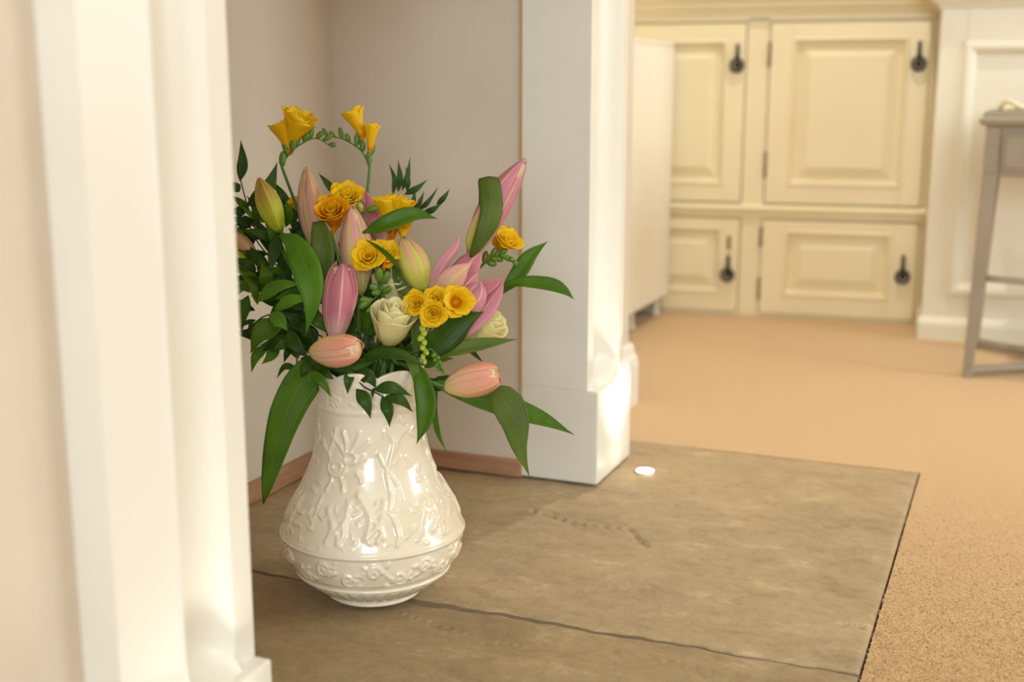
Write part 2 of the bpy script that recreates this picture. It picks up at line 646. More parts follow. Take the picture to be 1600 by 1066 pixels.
CR = {3: [([gp(830, 795), gp(900, 815), gp(985, 824), gp(1000, 842), gp(1010, 852)], 0.0050, 0.0042),
          ([gp(1290, 822), gp(1320, 819)], 0.0055, 0.0060), ([gp(1322, 972), gp(1345, 976), gp(1360, 980)], 0.0050, 0.0045),
          ([gp(690, 760), gp(790, 775), gp(880, 770), gp(1000, 800), gp(1120, 800)], 0.0060, 0.0012),
          ([gp(640, 900), gp(760, 905), gp(900, 925), gp(1020, 915), gp(1180, 945)], 0.0065, 0.0012),
          ([gp(1010, 700), gp(1150, 735), gp(1260, 740), gp(1400, 800)], 0.0060, 0.0010)],
      9: [([gp(620, 955), gp(680, 972), gp(760, 1000), gp(830, 1010)], 0.0055, 0.0024), ([gp(900, 1010), gp(1040, 1030), gp(1150, 1062)], 0.0060, 0.0014)]}
wob = lambda X: 0.0018 * np.sin(X * 31) + 0.0012 * np.sin(X * 77 + 1) + 0.0009 * np.sin(X * 173)
for nm, ya, yb, sd in (('flagstone', lambda X: 1.3462 + wob(X), lambda X: 2.165 + 0 * X, 3),
                       ('flagstone', lambda X: 0.5 + 0 * X, lambda X: 1.3418 + wob(X) * 0.9, 9)):
    o = slab(nm, RX + 0.001, -0.1305, ya, yb, sd, CR[sd])
    if sd == 9:
        o.data.materials[0] = M['stone_brown']
    o.parent = hearth
    o.matrix_parent_inverse = Matrix.Translation(-hearth.location)
bed = MB().box(RX + 0.001, -0.120, 0.45, 2.172, -0.075, -0.0305).build('mortar_bed', M['grout'], hearth)
bed.matrix_parent_inverse = Matrix.Translation(-hearth.location)
mo = MB().box(RX + 0.002, -0.134, 1.331, 1.357, -0.029, -0.0042).build('mortar_joint', M['grout'], hearth)
mo.matrix_parent_inverse = Matrix.Translation(-hearth.location)


# ---- fireplace surround
def pilaster(y0, y1, inner_at_high, zp, top=0.95):
    """moulded shaft and plinth. inner_at_high: the recess is on the high-y side"""
    W = y1 - y0
    root = None

    def yy(t):  # t = 0 at the recess side, 1 at the outer side
        return y1 - t * W if inner_at_high else y0 + t * W

    # profile across t -> x, blended into the plinth plane towards the bottom
    ts = [0.0, 0.0, 0.16, 0.175]
    xs = [-0.76, SX, SX, SX - 0.003]
    for k in range(1, 15):                   # cove
        a = k / 14
        ts.append(0.175 + a * 0.455)
        xs.append(SX - 0.003 - 0.022 * math.sin(a * math.pi) ** 0.7 + 0.016 * a)
    ts += [0.645, 0.66, 0.93, 1.0, 1.0]
    xs += [SX + 0.015, SX + 0.012, SX + 0.004, SX + 0.002, -0.745]
    PT = FX                                   # plinth plane
    zs = [zp, zp + 0.004, zp + 0.009, zp + 0.015, zp + 0.021, zp + 0.027, zp + 0.033, zp + 0.040, zp + 0.049, zp + 0.059, zp + 0.072, zp + 0.097, top]
    rows = []
    for z in zs:
        row = []
        for t, x in zip(ts, xs):
            if 0.17 < t < 0.999 and x > -0.7:
                # cove and outer band run out into the plinth in curved stops
                zt = zp + 0.054 if t > 0.64 else zp + 0.024 + 0.03 * ((t - 0.17) / 0.46)
                k = min(1, max(0, (zt - z) / 0.045))
                k = k * k * (3 - 2 * k)
                x = x + (PT - 0.0005 - x) * k
            row.append(Vector((x, yy(t), z)))
        rows.append(row)
    mb = MB()
    mb.quad_grid(rows)
    n = len(ts)
    mb.f.append(tuple(range(n)))
    return mb


sur = empty('fireplace_surround', (-0.68, 1.39, 0))
tag(sur, 'white moulded fireplace surround with pilasters on plinths', 'fireplace surround')


def child(o, parent):
    o.parent = parent
    o.matrix_parent_inverse = Matrix.Translation(-Vector(parent.location))
    return o


for y0, y1, hi, zp in ((YF0, YF1, False, 0.162), (YN0, YN1, True, 0.124)):
    s = child(pilaster(y0, y1, hi, zp).build('pilaster', M['white'], smooth=False), sur)
    for p in s.data.polygons:
        p.use_smooth = True
    md = s.modifiers.new('edges', 'EDGE_SPLIT')
    md.split_angle = math.radians(28)
    p_ = MB().box(-0.76, FX, y0, y1, 0.0016, zp)
    child(p_.build('plinth', M['white'], bevel=0.0025), s)
    s.children[0].matrix_parent_inverse = Matrix.Identity(4)
lt = MB().box(-0.76, SX + 0.004, YN0, YF1, 0.95, 1.14)
child(lt.build('lintel', M['white'], bevel=0.003), sur)
ms = MB().box(-0.70, -0.46, YN0 - 0.08, YF1 + 0.08, 1.14, 1.185)
child(ms.build('mantel_shelf', M['white'], bevel=0.006), sur)


# ---- uplights let into the hearth in front of each pilaster
def uplight(x, y, label, power=1.1):
    o = empty('floor_uplight', (x, y, 0))
    tag(o, label, 'light', 'uplights let into the hearth')
    MB().lathe([(0.0140, 0.0012), (0.0200, 0.0012), (0.0200, 0.0026), (0.0180, 0.0034), (0.0148, 0.0032), (0.0140, 0.0012)], 40).build('bezel', M['grey_wood'], o, smooth=True)
    lens = Mat('lit_lens')
    lens.b.inputs['Emission Color'].default_value = (1, 0.93, 0.80, 1)
    lens.b.inputs['Emission Strength'].default_value = 26
    lens.color((255, 250, 240))
    mb = MB().lathe([(0.0150, 0.0016), (0.0148, 0.0030), (0.012, 0.0038), (0.007, 0.0042), (0.0002, 0.0044)], 32)
    mb.build('lens', lens.m, o, smooth=True)
    l = bpy.data.lights.new('uplight_beam', 'SPOT')
    l.energy = power
    l.color = (1.0, 0.96, 0.88)
    l.spot_size = math.radians(100)
    l.spot_blend = 1.0
    l.shadow_soft_size = 0.012
    lo = bpy.data.objects.new('uplight_beam', l)
    COL.objects.link(lo)
    lo.parent = o
    lo.location = (0, 0, 0.010)
    lo.rotation_euler = (math.pi, 0, 0)


uplight(-0.568, 1.974, 'small round lit uplight set in the hearth beside the far pilaster', 4.5)
uplight(-0.568, 0.80, 'small round lit uplight set in the hearth beside the near pilaster', 2.0)


# ---- ceiling lamps
def ceiling_lamp(name, x, y, power, color, label, r=0.031, strength=12, spot=125, group=None):
    o = empty(name, (x, y, CEIL))
    tag(o, label, 'light', group)
    k = r / 0.031
    MB().lathe([(0.030 * k, -0.001), (0.046 * k, -0.001), (0.046 * k, -0.006), (0.032 * k, -0.008), (0.030 * k, -0.001)], 32).build('bezel', M['white'], o, smooth=True)
    lens = Mat('lit_lamp_glass')
    lens.b.inputs['Emission Color'].default_value = (*color, 1)
    lens.b.inputs['Emission Strength'].default_value = strength
    MB().lathe([(0.031 * k, -0.002), (0.02 * k, -0.004), (0.0005, -0.005)], 24).build('lens', lens.m, o, smooth=True)
    l = bpy.data.lights.new('lamp_beam', 'SPOT')
    l.energy = power
    l.color = color
    l.spot_size = math.radians(spot)
    l.spot_blend = 0.9
    l.shadow_soft_size = r * 1.1
    lo = bpy.data.objects.new('lamp_beam', l)
    COL.objects.link(lo)
    lo.parent = o
    lo.location = (0, 0, -0.015)


WARM = (1.0, 0.78, 0.50)
G_D = 'downlights in the ceiling'
ceiling_lamp('ceiling_lamp', 1.5, 2.75, 22, (1.0, 0.92, 0.78), 'large round lamp added on the ceiling in the right half of the room', 0.085, 30)  # unseen lamp added for its light; large fixture suits a soft source
ceiling_lamp('ceiling_downlight', -0.42, 2.92, 70, (1.0, 0.91, 0.78), 'small round ceiling downlight nearest the fitted cupboards', group=G_D)
ceiling_lamp('ceiling_downlight', 0.15, 0.9, 5, WARM, 'small round ceiling downlight in front of the hearth', group=G_D)
ceiling_lamp('ceiling_downlight', 1.5, 0.9, 8, WARM, 'small round ceiling downlight in the middle of the room', group=G_D)
ceiling_lamp('ceiling_downlight', 0.4, -1.1, 14, WARM, 'small round ceiling downlight behind the viewer', group=G_D)

# ================================================================== FITTED CUPBOARDS
CA = math.radians(6)
CP = Vector((-0.962, 3.525, CARPET_Z))


def cab_empty(name):
    return empty(name, CP, (0, 0, CA))


# local frame: x along the doors, y into the wall, z up.  Door face at y = 0
cup = cab_empty('fitted_cupboard')
tag(cup, 'cream fitted cupboard with four panelled doors along the far wall', 'cupboard')
cb = MB()
U0, U1 = -0.255, 0.7185
cb.box(U0, U1, 0.0135, 0.45, 0.0, 0.862)          # carcass behind the doors
cb.build('carcass', M['cream'], cup)
ff = MB()
ff.box(0.2125, 0.275, 0.0, 0.02, 0.296, 0.852)      # stile between the upper doors
ff.box(0.2135, 0.2715, 0.0, 0.02, 0.008, 0.296)
ff.box(0.7065, U1, 0.0, 0.02, 0.0, 0.852)
ff.box(U0, U1, 0.0, 0.02, 0.842, 0.862)
ff.box(U0, 0.7065, 0.002, 0.02, 0.0, 0.011)
ff.build('face_frame', M['cream'], cup, bevel=0.0015)
rl = MB()
rp = [(0.02, 0.290), (0.0, 0.290), (-0.004, 0.294), (-0.004, 0.304), (-0.012, 0.309), (-0.016, 0.316), (-0.016, 0.322), (-0.008, 0.329), (0.0, 0.331), (0.02, 0.331)]
rl.quad_grid([[Vector((u, y, z)) for y, z in rp] for u in (U0, 0.720)], close_u=True)
rl.f.append(tuple(range(len(rp), 2 * len(rp))))
rl.build('moulded_rail', M['cream'], cup)


def raised_door(parent, u0, u1, z0, z1, p0, p1, q0, q1, mat):
    """door leaf with a sunk moulding and a raised, bevelled field. panel p0-p1, q0-q1"""
    d = MB()
    F, B = -0.006, 0.013
    # stiles and rails
    d.box(u0, p0, F, B, z0, z1)
    d.box(p1, u1, F, B, z0, z1)
    d.box(p0, p1, F, B, z0, q0)
    d.box(p0, p1, F, B, q1, z1)
    door = d.build('door', mat, parent, bevel=0.0015)

    def ring(a, ya, b, yb, mb):
        A = [(p0 + a, ya, q0 + a), (p1 - a, ya, q0 + a), (p1 - a, ya, q1 - a), (p0 + a, ya, q1 - a)]
        Bq = [(p0 + b, yb, q0 + b), (p1 - b, yb, q0 + b), (p1 - b, yb, q1 - b), (p0 + b, yb, q1 - b)]
        s = len(mb.v)
        mb.v += A + Bq
        for k in range(4):
            mb.f.append((s + k, s + (k + 1) % 4, s + 4 + (k + 1) % 4, s + 4 + k))
    pm = MB()
    ring(-0.004, F - 0.0, 0.000, F - 0.004, pm)
    ring(0.000, F - 0.004, 0.006, F - 0.002, pm)
    ring(0.006, F - 0.002, 0.012, 0.007, pm)
    ring(0.012, 0.007, 0.018, 0.007, pm)
    ring(0.018, 0.007, 0.046, -0.003, pm)
    ring(0.046, -0.003, 0.047, -0.005, pm)
    s = len(pm.v)
    b = 0.047
    pm.v += [(p0 + b, -0.005, q0 + b), (p1 - b, -0.005, q0 + b), (p1 - b, -0.005, q1 - b), (p0 + b, -0.005, q1 - b)]
    pm.f.append((s, s + 1, s + 2, s + 3))
    pm.build('panel', mat, door)
    return door


def drop_handle(door, u, ztop, zbot, plate_gap=None):
    """black iron drop pull: backplate, hanging bar and ring"""
    h = zbot - ztop
    mb = MB()
    L = ztop - zbot
    r = 0.017
    zc = zbot + r
    # slim pointed backplate
    mb.frustum([(u - 0.006, -0.0065, ztop - L * 0.6), (u + 0.006, -0.0065, ztop - L * 0.6), (u + 0.005, -0.0065, ztop), (u - 0.005, -0.0065, ztop)],
               [(u - 0.005, -0.0105, ztop - L * 0.58), (u + 0.005, -0.0105, ztop - L * 0.58), (u + 0.004, -0.0105, ztop - 0.002), (u - 0.004, -0.0105, ztop - 0.002)])
    mb.tube([(u, -0.0105, ztop - 0.012), (u, -0.019, ztop - 0.014)], 0.005, 10)
    mb.tube([(u, -0.017, ztop - 0.012), (u, -0.018, zc + r * 0.8)], [0.0035, 0.0055], 8)
    mb.tube([(u + r * math.cos(a), -0.0175, zc + r * math.sin(a)) for a in [math.pi / 2 + 2 * math.pi * k / 24 for k in range(25)]], 0.0045, 8, cap=False)
    # round rose behind the ring
    mb.lathe([(0.0, 0.0), (0.010, 0.0), (0.010, 0.003), (0.006, 0.006), (0.0, 0.006)], 20, Matrix.Translation((u, -0.0065, zc)) @ Matrix.Rotation(math.pi / 2, 4, 'X'))
    mb.build('handle', M['iron'], door, smooth=True)
    if plate_gap:
        k = MB()
        k.frustum([(u - 0.006, -0.0062, ztop + 0.014), (u + 0.006, -0.0062, ztop + 0.014), (u + 0.006, -0.0062, plate_gap), (u - 0.006, -0.0062, plate_gap)],
                  [(u - 0.005, -0.010, ztop + 0.016), (u + 0.005, -0.010, ztop + 0.016), (u + 0.005, -0.010, plate_gap - 0.002), (u - 0.005, -0.010, plate_gap - 0.002)])
        k.build('keyhole_plate', M['hinge'], door)


def hinge(door, u, z0, z1):
    MB().tube([(u, -0.006, z0), (u, -0.006, z0 + 0.004), (u, -0.006, z1 - 0.004), (u, -0.006, z1)], [0.003, 0.005, 0.005, 0.003], 10).build('hinge', M['hinge'], door, smooth=True)


dUL = raised_door(cup, U0 + 0.006, 0.2095, 0.336, 0.838, U0 + 0.07, 0.156, 0.388, 0.788, M['cream'])
dUR = raised_door(cup, 0.278, 0.7035, 0.336, 0.838, 0.342, 0.645, 0.390, 0.792, M['cream'])
dLL = raised_door(cup, U0 + 0.006, 0.2105, 0.014, 0.287, U0 + 0.07, 0.156, 0.070, 0.258, M['cream'])
dLR = raised_door(cup, 0.274, 0.7035, 0.014, 0.287, 0.342, 0.630, 0.072, 0.254, M['cream'])
drop_handle(dUL, 0.187, 0.782, 0.704)
drop_handle(dUR, 0.676, 0.784, 0.706)
drop_handle(dLR, 0.669, 0.199, 0.121)
drop_handle(dLL, 0.181, 0.182, 0.106, 0.237)
hinge(dUR, 0.2765, 0.716, 0.786)
hinge(dUR, 0.2765, 0.406, 0.482)
hinge(dLR, 0.2725, 0.207, 0.266)
hinge(dLR, 0.2725, 0.052, 0.120)

top = cab_empty('cupboard_top')
tag(top, 'cream moulded top running along above the cupboard doors', 'worktop')
tm = MB()
tp = [(0.45, 0.862), (0.004, 0.862), (-0.004, 0.863), (-0.006, 0.872), (-0.014, 0.876), (-0.020, 0.884), (-0.020, 0.892), (-0.034, 0.900), (-0.040, 0.912), (-0.040, 0.934), (0.45, 0.934)]
tm.quad_grid([[Vector((u, y, z)) for y, z in tp] for u in (U0, 0.719)], close_u=True)
tm.f.append(tuple(range(len(tp), 2 * len(tp))))
tm.f.append(tuple(range(len(tp)))[::-1])
tm.build('worktop_moulding', M['cream'], top)

# panelled breakfront to the right of the cupboard (front 19 cm proud)
bf = cab_empty('panelled_breakfront')
tag(bf, 'ivory panelled breakfront section behind the grey side table', 'panelling')
G = -0.19
R1 = 2.2
pb = MB()
pb.box(0.7205, 1.4, G + 0.012, 0.40, 0.0, 0.858)
pb.box(0.7200, 0.785, G, 0.39, 0.0, 0.858)
pb.box(0.785, 1.4, G, 0.02, 0.770, 0.858)
pb.box(0.785, 1.4, G, 0.02, 0.0, 0.125)
pb.build('carcass', M['ivory'], bf, bevel=0.002)
pn = MB()


def bf_ring(a, ya, b, yb):
    P0, P1, Q0, Q1 = 0.785, 1.36, 0.125, 0.770
    s = len(pn.v)
    pn.v.extend([(P0 + a, ya, Q0 + a), (P1 - a, ya, Q0 + a), (P1 - a, ya, Q1 - a), (P0 + a, ya, Q1 - a),
                 (P0 + b, yb, Q0 + b), (P1 - b, yb, Q0 + b), (P1 - b, yb, Q1 - b), (P0 + b, yb, Q1 - b)])
    for k in range(4):
        pn.f.append((s + k, s + (k + 1) % 4, s + 4 + (k + 1) % 4, s + 4 + k))


for a in ((-0.006, G, 0.0, G - 0.010), (0.0, G - 0.010, 0.012, G - 0.010), (0.012, G - 0.010, 0.024, G - 0.001), (0.024, G - 0.001, 0.028, G + 0.006)):
    bf_ring(*a)
s_ = len(pn.v)
pn.v.extend([(0.813, G + 0.006, 0.153), (1.332, G + 0.006, 0.153), (1.332, G + 0.006, 0.742), (0.813, G + 0.006, 0.742)])
pn.f.append((s_, s_ + 1, s_ + 2, s_ + 3))
pn.build('panel', M['ivory'], bf)
bs = MB()
bp_ = [(0.0, 0.0), (-0.016, 0.0), (-0.016, 0.040), (-0.012, 0.050), (-0.006, 0.056), (0.0, 0.060)]
bs.quad_grid([[Vector((0.712 if y < 0 else 0.72, G + y, z)) for y, z in bp_], [Vector((1.4, G + y, z)) for y, z in bp_]])
bs.quad_grid([[Vector((0.72 + y * 0.5, G + (y if y < 0 else 0), z)) for y, z in bp_], [Vector((0.72 + y * 0.5, 0.0, z)) for y, z in bp_]])
bs.build('skirting', M['ivory'], bf)
bt = MB()
tp2 = [(0.40, 0.858), (G + 0.002, 0.858), (G - 0.006, 0.860), (G - 0.008, 0.868), (G - 0.018, 0.872), (G - 0.022, 0.882), (G - 0.036, 0.890), (G - 0.042, 0.904), (G - 0.042, 0.934), (0.40, 0.934)]
bt.quad_grid([[Vector((0.72 + (min(0, y - G)) , y, z)) for y, z in tp2], [Vector((1.4, y, z)) for y, z in tp2]], close_u=True)
bt.f.append(tuple(range(len(tp2)))[::-1])
bt.build('moulded_top', M['ivory'], bf)

# ---- white ribbed radiator in the alcove beyond the chimney breast
rad = empty('radiator_cover', (-0.98, 3.05, CARPET_Z))
tag(rad, 'white ribbed radiator cover on short feet in the alcove beyond the pilaster', 'radiator cover')
y0, y1, z0, z1 = -0.47, 0.445, 0.062, 0.785
nr = 46
prof = []
for k in range(nr):
    a = y0 + (y1 - y0) * k / nr
    w = (y1 - y0) / nr
    prof += [(0.026, a), (0.030, a + w * 0.25), (0.030, a + w * 0.75), (0.026, a + w)]
face = MB()
face.quad_grid([[Vector((x, y, z)) for x, y in prof] for z in (z0, z1)])
face.build('ribbed_panel', M['radiator'], rad)
MB().box(-0.265, 0.026, y0, y1, z0 + 0.01, z1 - 0.012).build('body', M['radiator'], rad)
MB().box(-0.266, 0.031, y0 - 0.002, y1 + 0.002, z1 - 0.012, z1).build('top_cover', M['radiator'], rad, bevel=0.003)
MB().box(-0.266, 0.031, y1, y1 + 0.006, z0, z1).build('end_cover', M['radiator'], rad, bevel=0.002)
for fy in (-0.36, 0.18, 0.425):
    MB().tube([(0.0, fy, 0), (0.0, fy, 0.006), (0.0, fy, 0.012), (0.0, fy, 0.075)], [0.014, 0.014, 0.009, 0.009], 14).build('foot', M['radiator'], rad, smooth=True)

# ================================================================== GREY SIDE TABLE
tb = empty('side_table', (-0.085, 2.975, CARPET_Z))
tag(tb, 'grey painted side table with drawer and slim square legs', 'table')
TW, TD = 0.50, 0.36
for lx, ly in ((0, 0), (TW, 0), (0, TD), (TW, TD)):
    mb = MB()
    a, b = 0.016, 0.011
    sx = 1 if lx == 0 else -1
    sy = 1 if ly == 0 else -1
    cx, cy = lx + sx * 0.014, ly + sy * 0.014
    bx_, by_ = lx - sx * 0.002, ly - sy * 0.0
    mb.frustum([(bx_ - b, by_ - b, 0), (bx_ + b, by_ - b, 0), (bx_ + b, by_ + b, 0), (bx_ - b, by_ + b, 0)],
               [(cx - a, cy - a, 0.47), (cx + a, cy - a, 0.47), (cx + a, cy + a, 0.47), (cx - a, cy + a, 0.47)])
    mb.box(cx - a, cx + a, cy - a, cy + a, 0.47, 0.575)
    mb.build('leg', M['grey_wood'], tb, bevel=0.002)
ap = MB()
ap.box(0.03, TW - 0.03, 0.002, 0.02, 0.462, 0.575)
ap.box(0.03, TW - 0.03, TD - 0.02, TD - 0.002, 0.462, 0.575)
ap.box(0.0, 0.02, 0.03, TD - 0.03, 0.462, 0.575)
ap.box(TW - 0.02, TW, 0.03, TD - 0.03, 0.462, 0.575)
ap.build('apron', M['grey_wood'], tb, bevel=0.002)
dr = MB().box(0.040, TW - 0.040, -0.008, 0.006, 0.482, 0.552).build('drawer', M['grey_wood'], tb, bevel=0.004)
rim = MB()
for bx0, bx1, bz0, bz1 in ((0.034, TW - 0.034, 0.552, 0.558), (0.034, TW - 0.034, 0.476, 0.482), (0.034, 0.040, 0.482, 0.552), (TW - 0.040, TW - 0.034, 0.482, 0.552)):
    rim.box(bx0, bx1, -0.004, 0.004, bz0, bz1)
rim.build('cock_bead', M['grey_wood'], dr)
MB().lathe([(0.0, 0.020), (0.008, 0.018), (0.011, 0.012), (0.006, 0.006), (0.005, 0.0)], 18, Matrix.Translation((TW / 2, -0.008, 0.517)) @ Matrix.Rotation(math.pi / 2, 4, 'X')).build('knob', M['hinge'], dr, smooth=True)
tt = MB()
tpr = [(0.0, 0.575), (0.010, 0.578), (0.014, 0.586), (0.014, 0.590), (0.006, 0.594), (0.004, 0.606), (0.0, 0.608)]
rows = []
for o_, z in tpr:
    rows.append([Vector((-0.004 - o_, -0.004 - o_, z)), Vector((TW + 0.004 + o_, -0.004 - o_, z)), Vector((TW + 0.004 + o_, TD + 0.004 + o_, z)), Vector((-0.004 - o_, TD + 0.004 + o_, z))])
tt.quad_grid(rows, close_u=True)
tt.f += [(0, 1, 2, 3), tuple(len(tt.v) - 4 + k for k in range(4))]
tt.build('tabletop', M['grey_wood'], tb)
# low crossed stretchers and a bowed back rail
for (ax_, ay_), (bx_, by_) in (((0, 0), (TW, TD)), ((TW, 0), (0, TD))):
    MB().tube([(ax_, ay_, 0.016), (bx_, by_, 0.016)], 0.011, 8).build('floor_stretcher', M['grey_wood'], tb)
MB().tube([(0.014 + (TW - 0.028) * k / 12, TD * 0.0 + 0.012 + 0.05 * math.sin(math.pi * k / 12), 0.232 - 0.014 * math.sin(math.pi * k / 12)) for k in range(13)], 0.007, 8).build('bowed_rail', M['grey_wood'], tb, smooth=True)

# pale looped ornament lying on the table
orn = MB()
zt = CARPET_Z + 0.608
orn.tube(catmull([(-0.062, 3.03, zt + 0.006), (-0.052, 3.02, zt + 0.020), (-0.036, 3.015, zt + 0.017), (-0.016, 3.02, zt + 0.007), (0.02, 3.03, zt + 0.006), (0.06, 3.06, zt + 0.006),
                  (0.03, 3.09, zt + 0.006), (-0.02, 3.085, zt + 0.006), (-0.05, 3.06, zt + 0.006), (-0.062, 3.03, zt + 0.006)], 60), 0.006, 10)
oo = orn.build('looped_ornament', M['cream'], smooth=True)
origin_to(oo, (0, 3.05, zt))
tag(oo, 'small pale cream looped cord lying on the grey side table', 'ornament')

# ================================================================== VASE
VB = Vector((-0.7530, 1.3420, 0.0016))      # base centre on the flagstone
VPROF = [(0.0, 0.0585), (0.003, 0.0605), (0.006, 0.0600), (0.009, 0.0640), (0.016, 0.0745), (0.023, 0.0840), (0.030, 0.0920), (0.0345, 0.0965), (0.037, 0.0995), (0.040, 0.1005),
         (0.048, 0.1075), (0.058, 0.1120), (0.068, 0.1150), (0.078, 0.1160), (0.084, 0.1162), (0.0865, 0.1180), (0.0915, 0.1186), (0.0955, 0.1165), (0.104, 0.1132), (0.113, 0.1098), (0.122, 0.1060),
         (0.131, 0.1005), (0.141, 0.0950), (0.152, 0.0886), (0.163, 0.0830), (0.175, 0.0782), (0.188, 0.0738), (0.202, 0.0704), (0.216, 0.0682), (0.230, 0.0668), (0.244, 0.0660),
         (0.252, 0.0662), (0.255, 0.0672), (0.259, 0.0672), (0.262, 0.0660), (0.272, 0.0662), (0.284, 0.0676), (0.295, 0.0694), (0.303, 0.0706)]
VZ = np.array([p[0] for p in VPROF])
VR = np.array([p[1] for p in VPROF])
vase = empty('vase', VB)
tag(vase, 'cream glazed pottery vase with moulded relief standing on the hearth', 'vase')
cam_dir = math.atan2(-VB.y, -VB.x)          # azimuth from the vase to the viewer


def px_to_vase(x, y):
    """approximate (theta, z) on the front of the vase for a pixel"""
    z = (921 - y) * 0.00088 + 0.0
    for _ in range(8):
        r = np.interp(z, VZ, VR)
        xc = 583 - z * 28
        s = max(-0.97, min(0.97, (x - xc) / (r * 1190)))
        th = math.asin(s)
        drop = r * math.cos(th) * 0.36 * 1190 * (1 - z * 0.9)
        z = (921 + drop - y) / 1150
    return th, z


def build_vase():
    NT, NZ = 640, 300
    th = np.linspace(-math.pi, math.pi, NT, endpoint=False)
    zz = np.linspace(0, VZ[-1], NZ)
    # smooth profile
    fine = np.interp(zz, VZ, VR)
    R = np.repeat(fine[:, None], NT, 1)
    T = np.repeat(th[None, :], NZ, 0)
    Z = np.repeat(zz[:, None], NT, 1)
    Hh = np.zeros((NZ, NT))

    def seg(a, b, w, h):
        """raised stroke between two (theta, z) points, w in metres; added max-wise, over a local window"""
        nonlocal Hh
        (t0, z0), (t1, z1) = a, b
        za, zb = min(z0, z1) - 3 * w, max(z0, z1) + 3 * w
        i0, i1 = np.searchsorted(zz, za), np.searchsorted(zz, zb)
        if i1 <= i0:
            return
        rm = float(np.interp((z0 + z1) / 2, VZ, VR))
        dt = ((T[i0:i1] - t0 + math.pi) % (2 * math.pi)) - math.pi
        X = dt * rm
        Y = Z[i0:i1] - z0
        bx = (((t1 - t0 + math.pi) % (2 * math.pi)) - math.pi) * rm
        by = z1 - z0
        L2 = bx * bx + by * by + 1e-12
        k = np.clip((X * bx + Y * by) / L2, 0, 1)
        d2 = (X - k * bx) ** 2 + (Y - k * by) ** 2
        g = h * np.exp(-d2 / (w * w))
        Hh[i0:i1] = np.maximum(Hh[i0:i1], g)

    def poly(pts, w, h, off=0.0):
        q = [px_to_vase(*p) for p in pts]
        q = [(a + off, b) for a, b in q]
        for a, b in zip(q[:-1], q[1:]):
            seg(a, b, w, h)

    r = random.Random(5)
    for off in (0.0, 2.1, -2.1):
        # big rose and leaves at the upper left
        for cx, cy, rr in ((528, 724, 13), (528, 724, 7), (547, 712, 8)):
            poly([(cx + rr * math.cos(a), cy + rr * 1.1 * math.sin(a)) for a in [k * 0.55 for k in range(12)]], 0.0024, 0.0036, off)
        for a, b in (((540, 708), (520, 676)), ((541, 706), (537, 672)), ((546, 704), (560, 676)), ((550, 706), (574, 690)), ((520, 716), (508, 690)), ((533, 742), (536, 760)), ((520, 740), (512, 758)), ((552, 720), (566, 712)), ((516, 700), (526, 668)), ((556, 735), (562, 748))):
            poly([a, ((a[0] + b[0]) / 2 + 2, (a[1] + b[1]) / 2), b], 0.0027, 0.0034, off)
        # gnarled tree trunk right of centre, with roots
        poly([(611, 690), (606, 712), (600, 738), (606, 768), (603, 792), (612, 812), (618, 832), (614, 846)], 0.0030, 0.0042, off)
        poly([(606, 740), (616, 756), (622, 776)], 0.0022, 0.0034, off)
        poly([(603, 735), (594, 722), (588, 708)], 0.0022, 0.0034, off)
        poly([(611, 700), (620, 680), (632, 668)], 0.0022, 0.0032, off)
        poly([(614, 700), (604, 680), (600, 668)], 0.0022, 0.0030, off)
        for k in range(16):
            cx, cy = r.uniform(592, 650), r.uniform(660, 735)
            poly([(cx, cy), (cx + r.uniform(-8, 8), cy + r.uniform(-9, 9))], 0.0024, r.uniform(0.0014, 0.0028), off)
        # dancing figures in the middle
        for fx, fy, sc, lean in ((570, 790, 1.0, -0.5), (592, 800, 0.9, 0.2), (540, 800, 0.9, 0.3), (520, 806, 0.8, -0.2), (650, 800, 0.9, 0.2), (672, 796, 0.8, -0.3)):
            P_ = lambda dx, dy: (fx + (dx + lean * (-dy)) * sc, fy + dy * sc)
            poly([P_(0, -22), P_(0, -20)], 0.0040, 0.0050, off)                     # head
            poly([P_(0, -14), P_(2, 0), P_(0, 12)], 0.0048, 0.0048, off)            # trunk
            poly([P_(0, -10), P_(-14, -4), P_(-20, -14)], 0.0022, 0.0040, off)      # arms
            poly([P_(0, -10), P_(12, -2), P_(20, -8)], 0.0022, 0.0040, off)
            poly([P_(0, 12), P_(-10, 28), P_(-18, 38)], 0.0030, 0.0042, off)        # legs
            poly([P_(0, 12), P_(6, 30), P_(2, 44)], 0.0030, 0.0042, off)
        for k in range(26):
            cx, cy = r.uniform(470, 700), r.uniform(800, 852)
            a = r.uniform(0, 6.28)
            poly([(cx, cy), (cx + 7 * math.cos(a), cy + 5 * math.sin(a))], 0.0022, r.uniform(0.0010, 0.0026), off)
        for k in range(22):
            cx, cy = r.choice([r.uniform(462, 520), r.uniform(640, 702)]), r.uniform(745, 815)
            a = r.uniform(0, 6.28)
            poly([(cx, cy), (cx + 8 * math.cos(a), cy + 7 * math.sin(a))], 0.0024, r.uniform(0.0012, 0.0030), off)
    # scrolling foliage band between the two rings
    for k in range(22):
        t0 = -math.pi + 2 * math.pi * k / 22
        zc = 0.0625 + (0.006 if k % 2 else -0.004)
        pts = [(t0 + 0.085 * (1 - j / 16) * math.cos(j * 0.62), zc + 0.011 * (1 - j / 18) * math.sin(j * 0.62) * (1 if k % 2 else -1)) for j in range(15)]
        for a, b in zip(pts[:-1], pts[1:]):
            seg(a, b, 0.0023, 0.0042)
        for j in range(7):
            a = r.uniform(0, 6.28)
            p0 = (t0 + r.uniform(-0.15, 0.15), zc + r.uniform(-0.011, 0.011))
            seg(p0, (p0[0] + 0.05 * math.cos(a), p0[1] + 0.005 * math.sin(a)), 0.0025, r.uniform(0.0024, 0.0044))
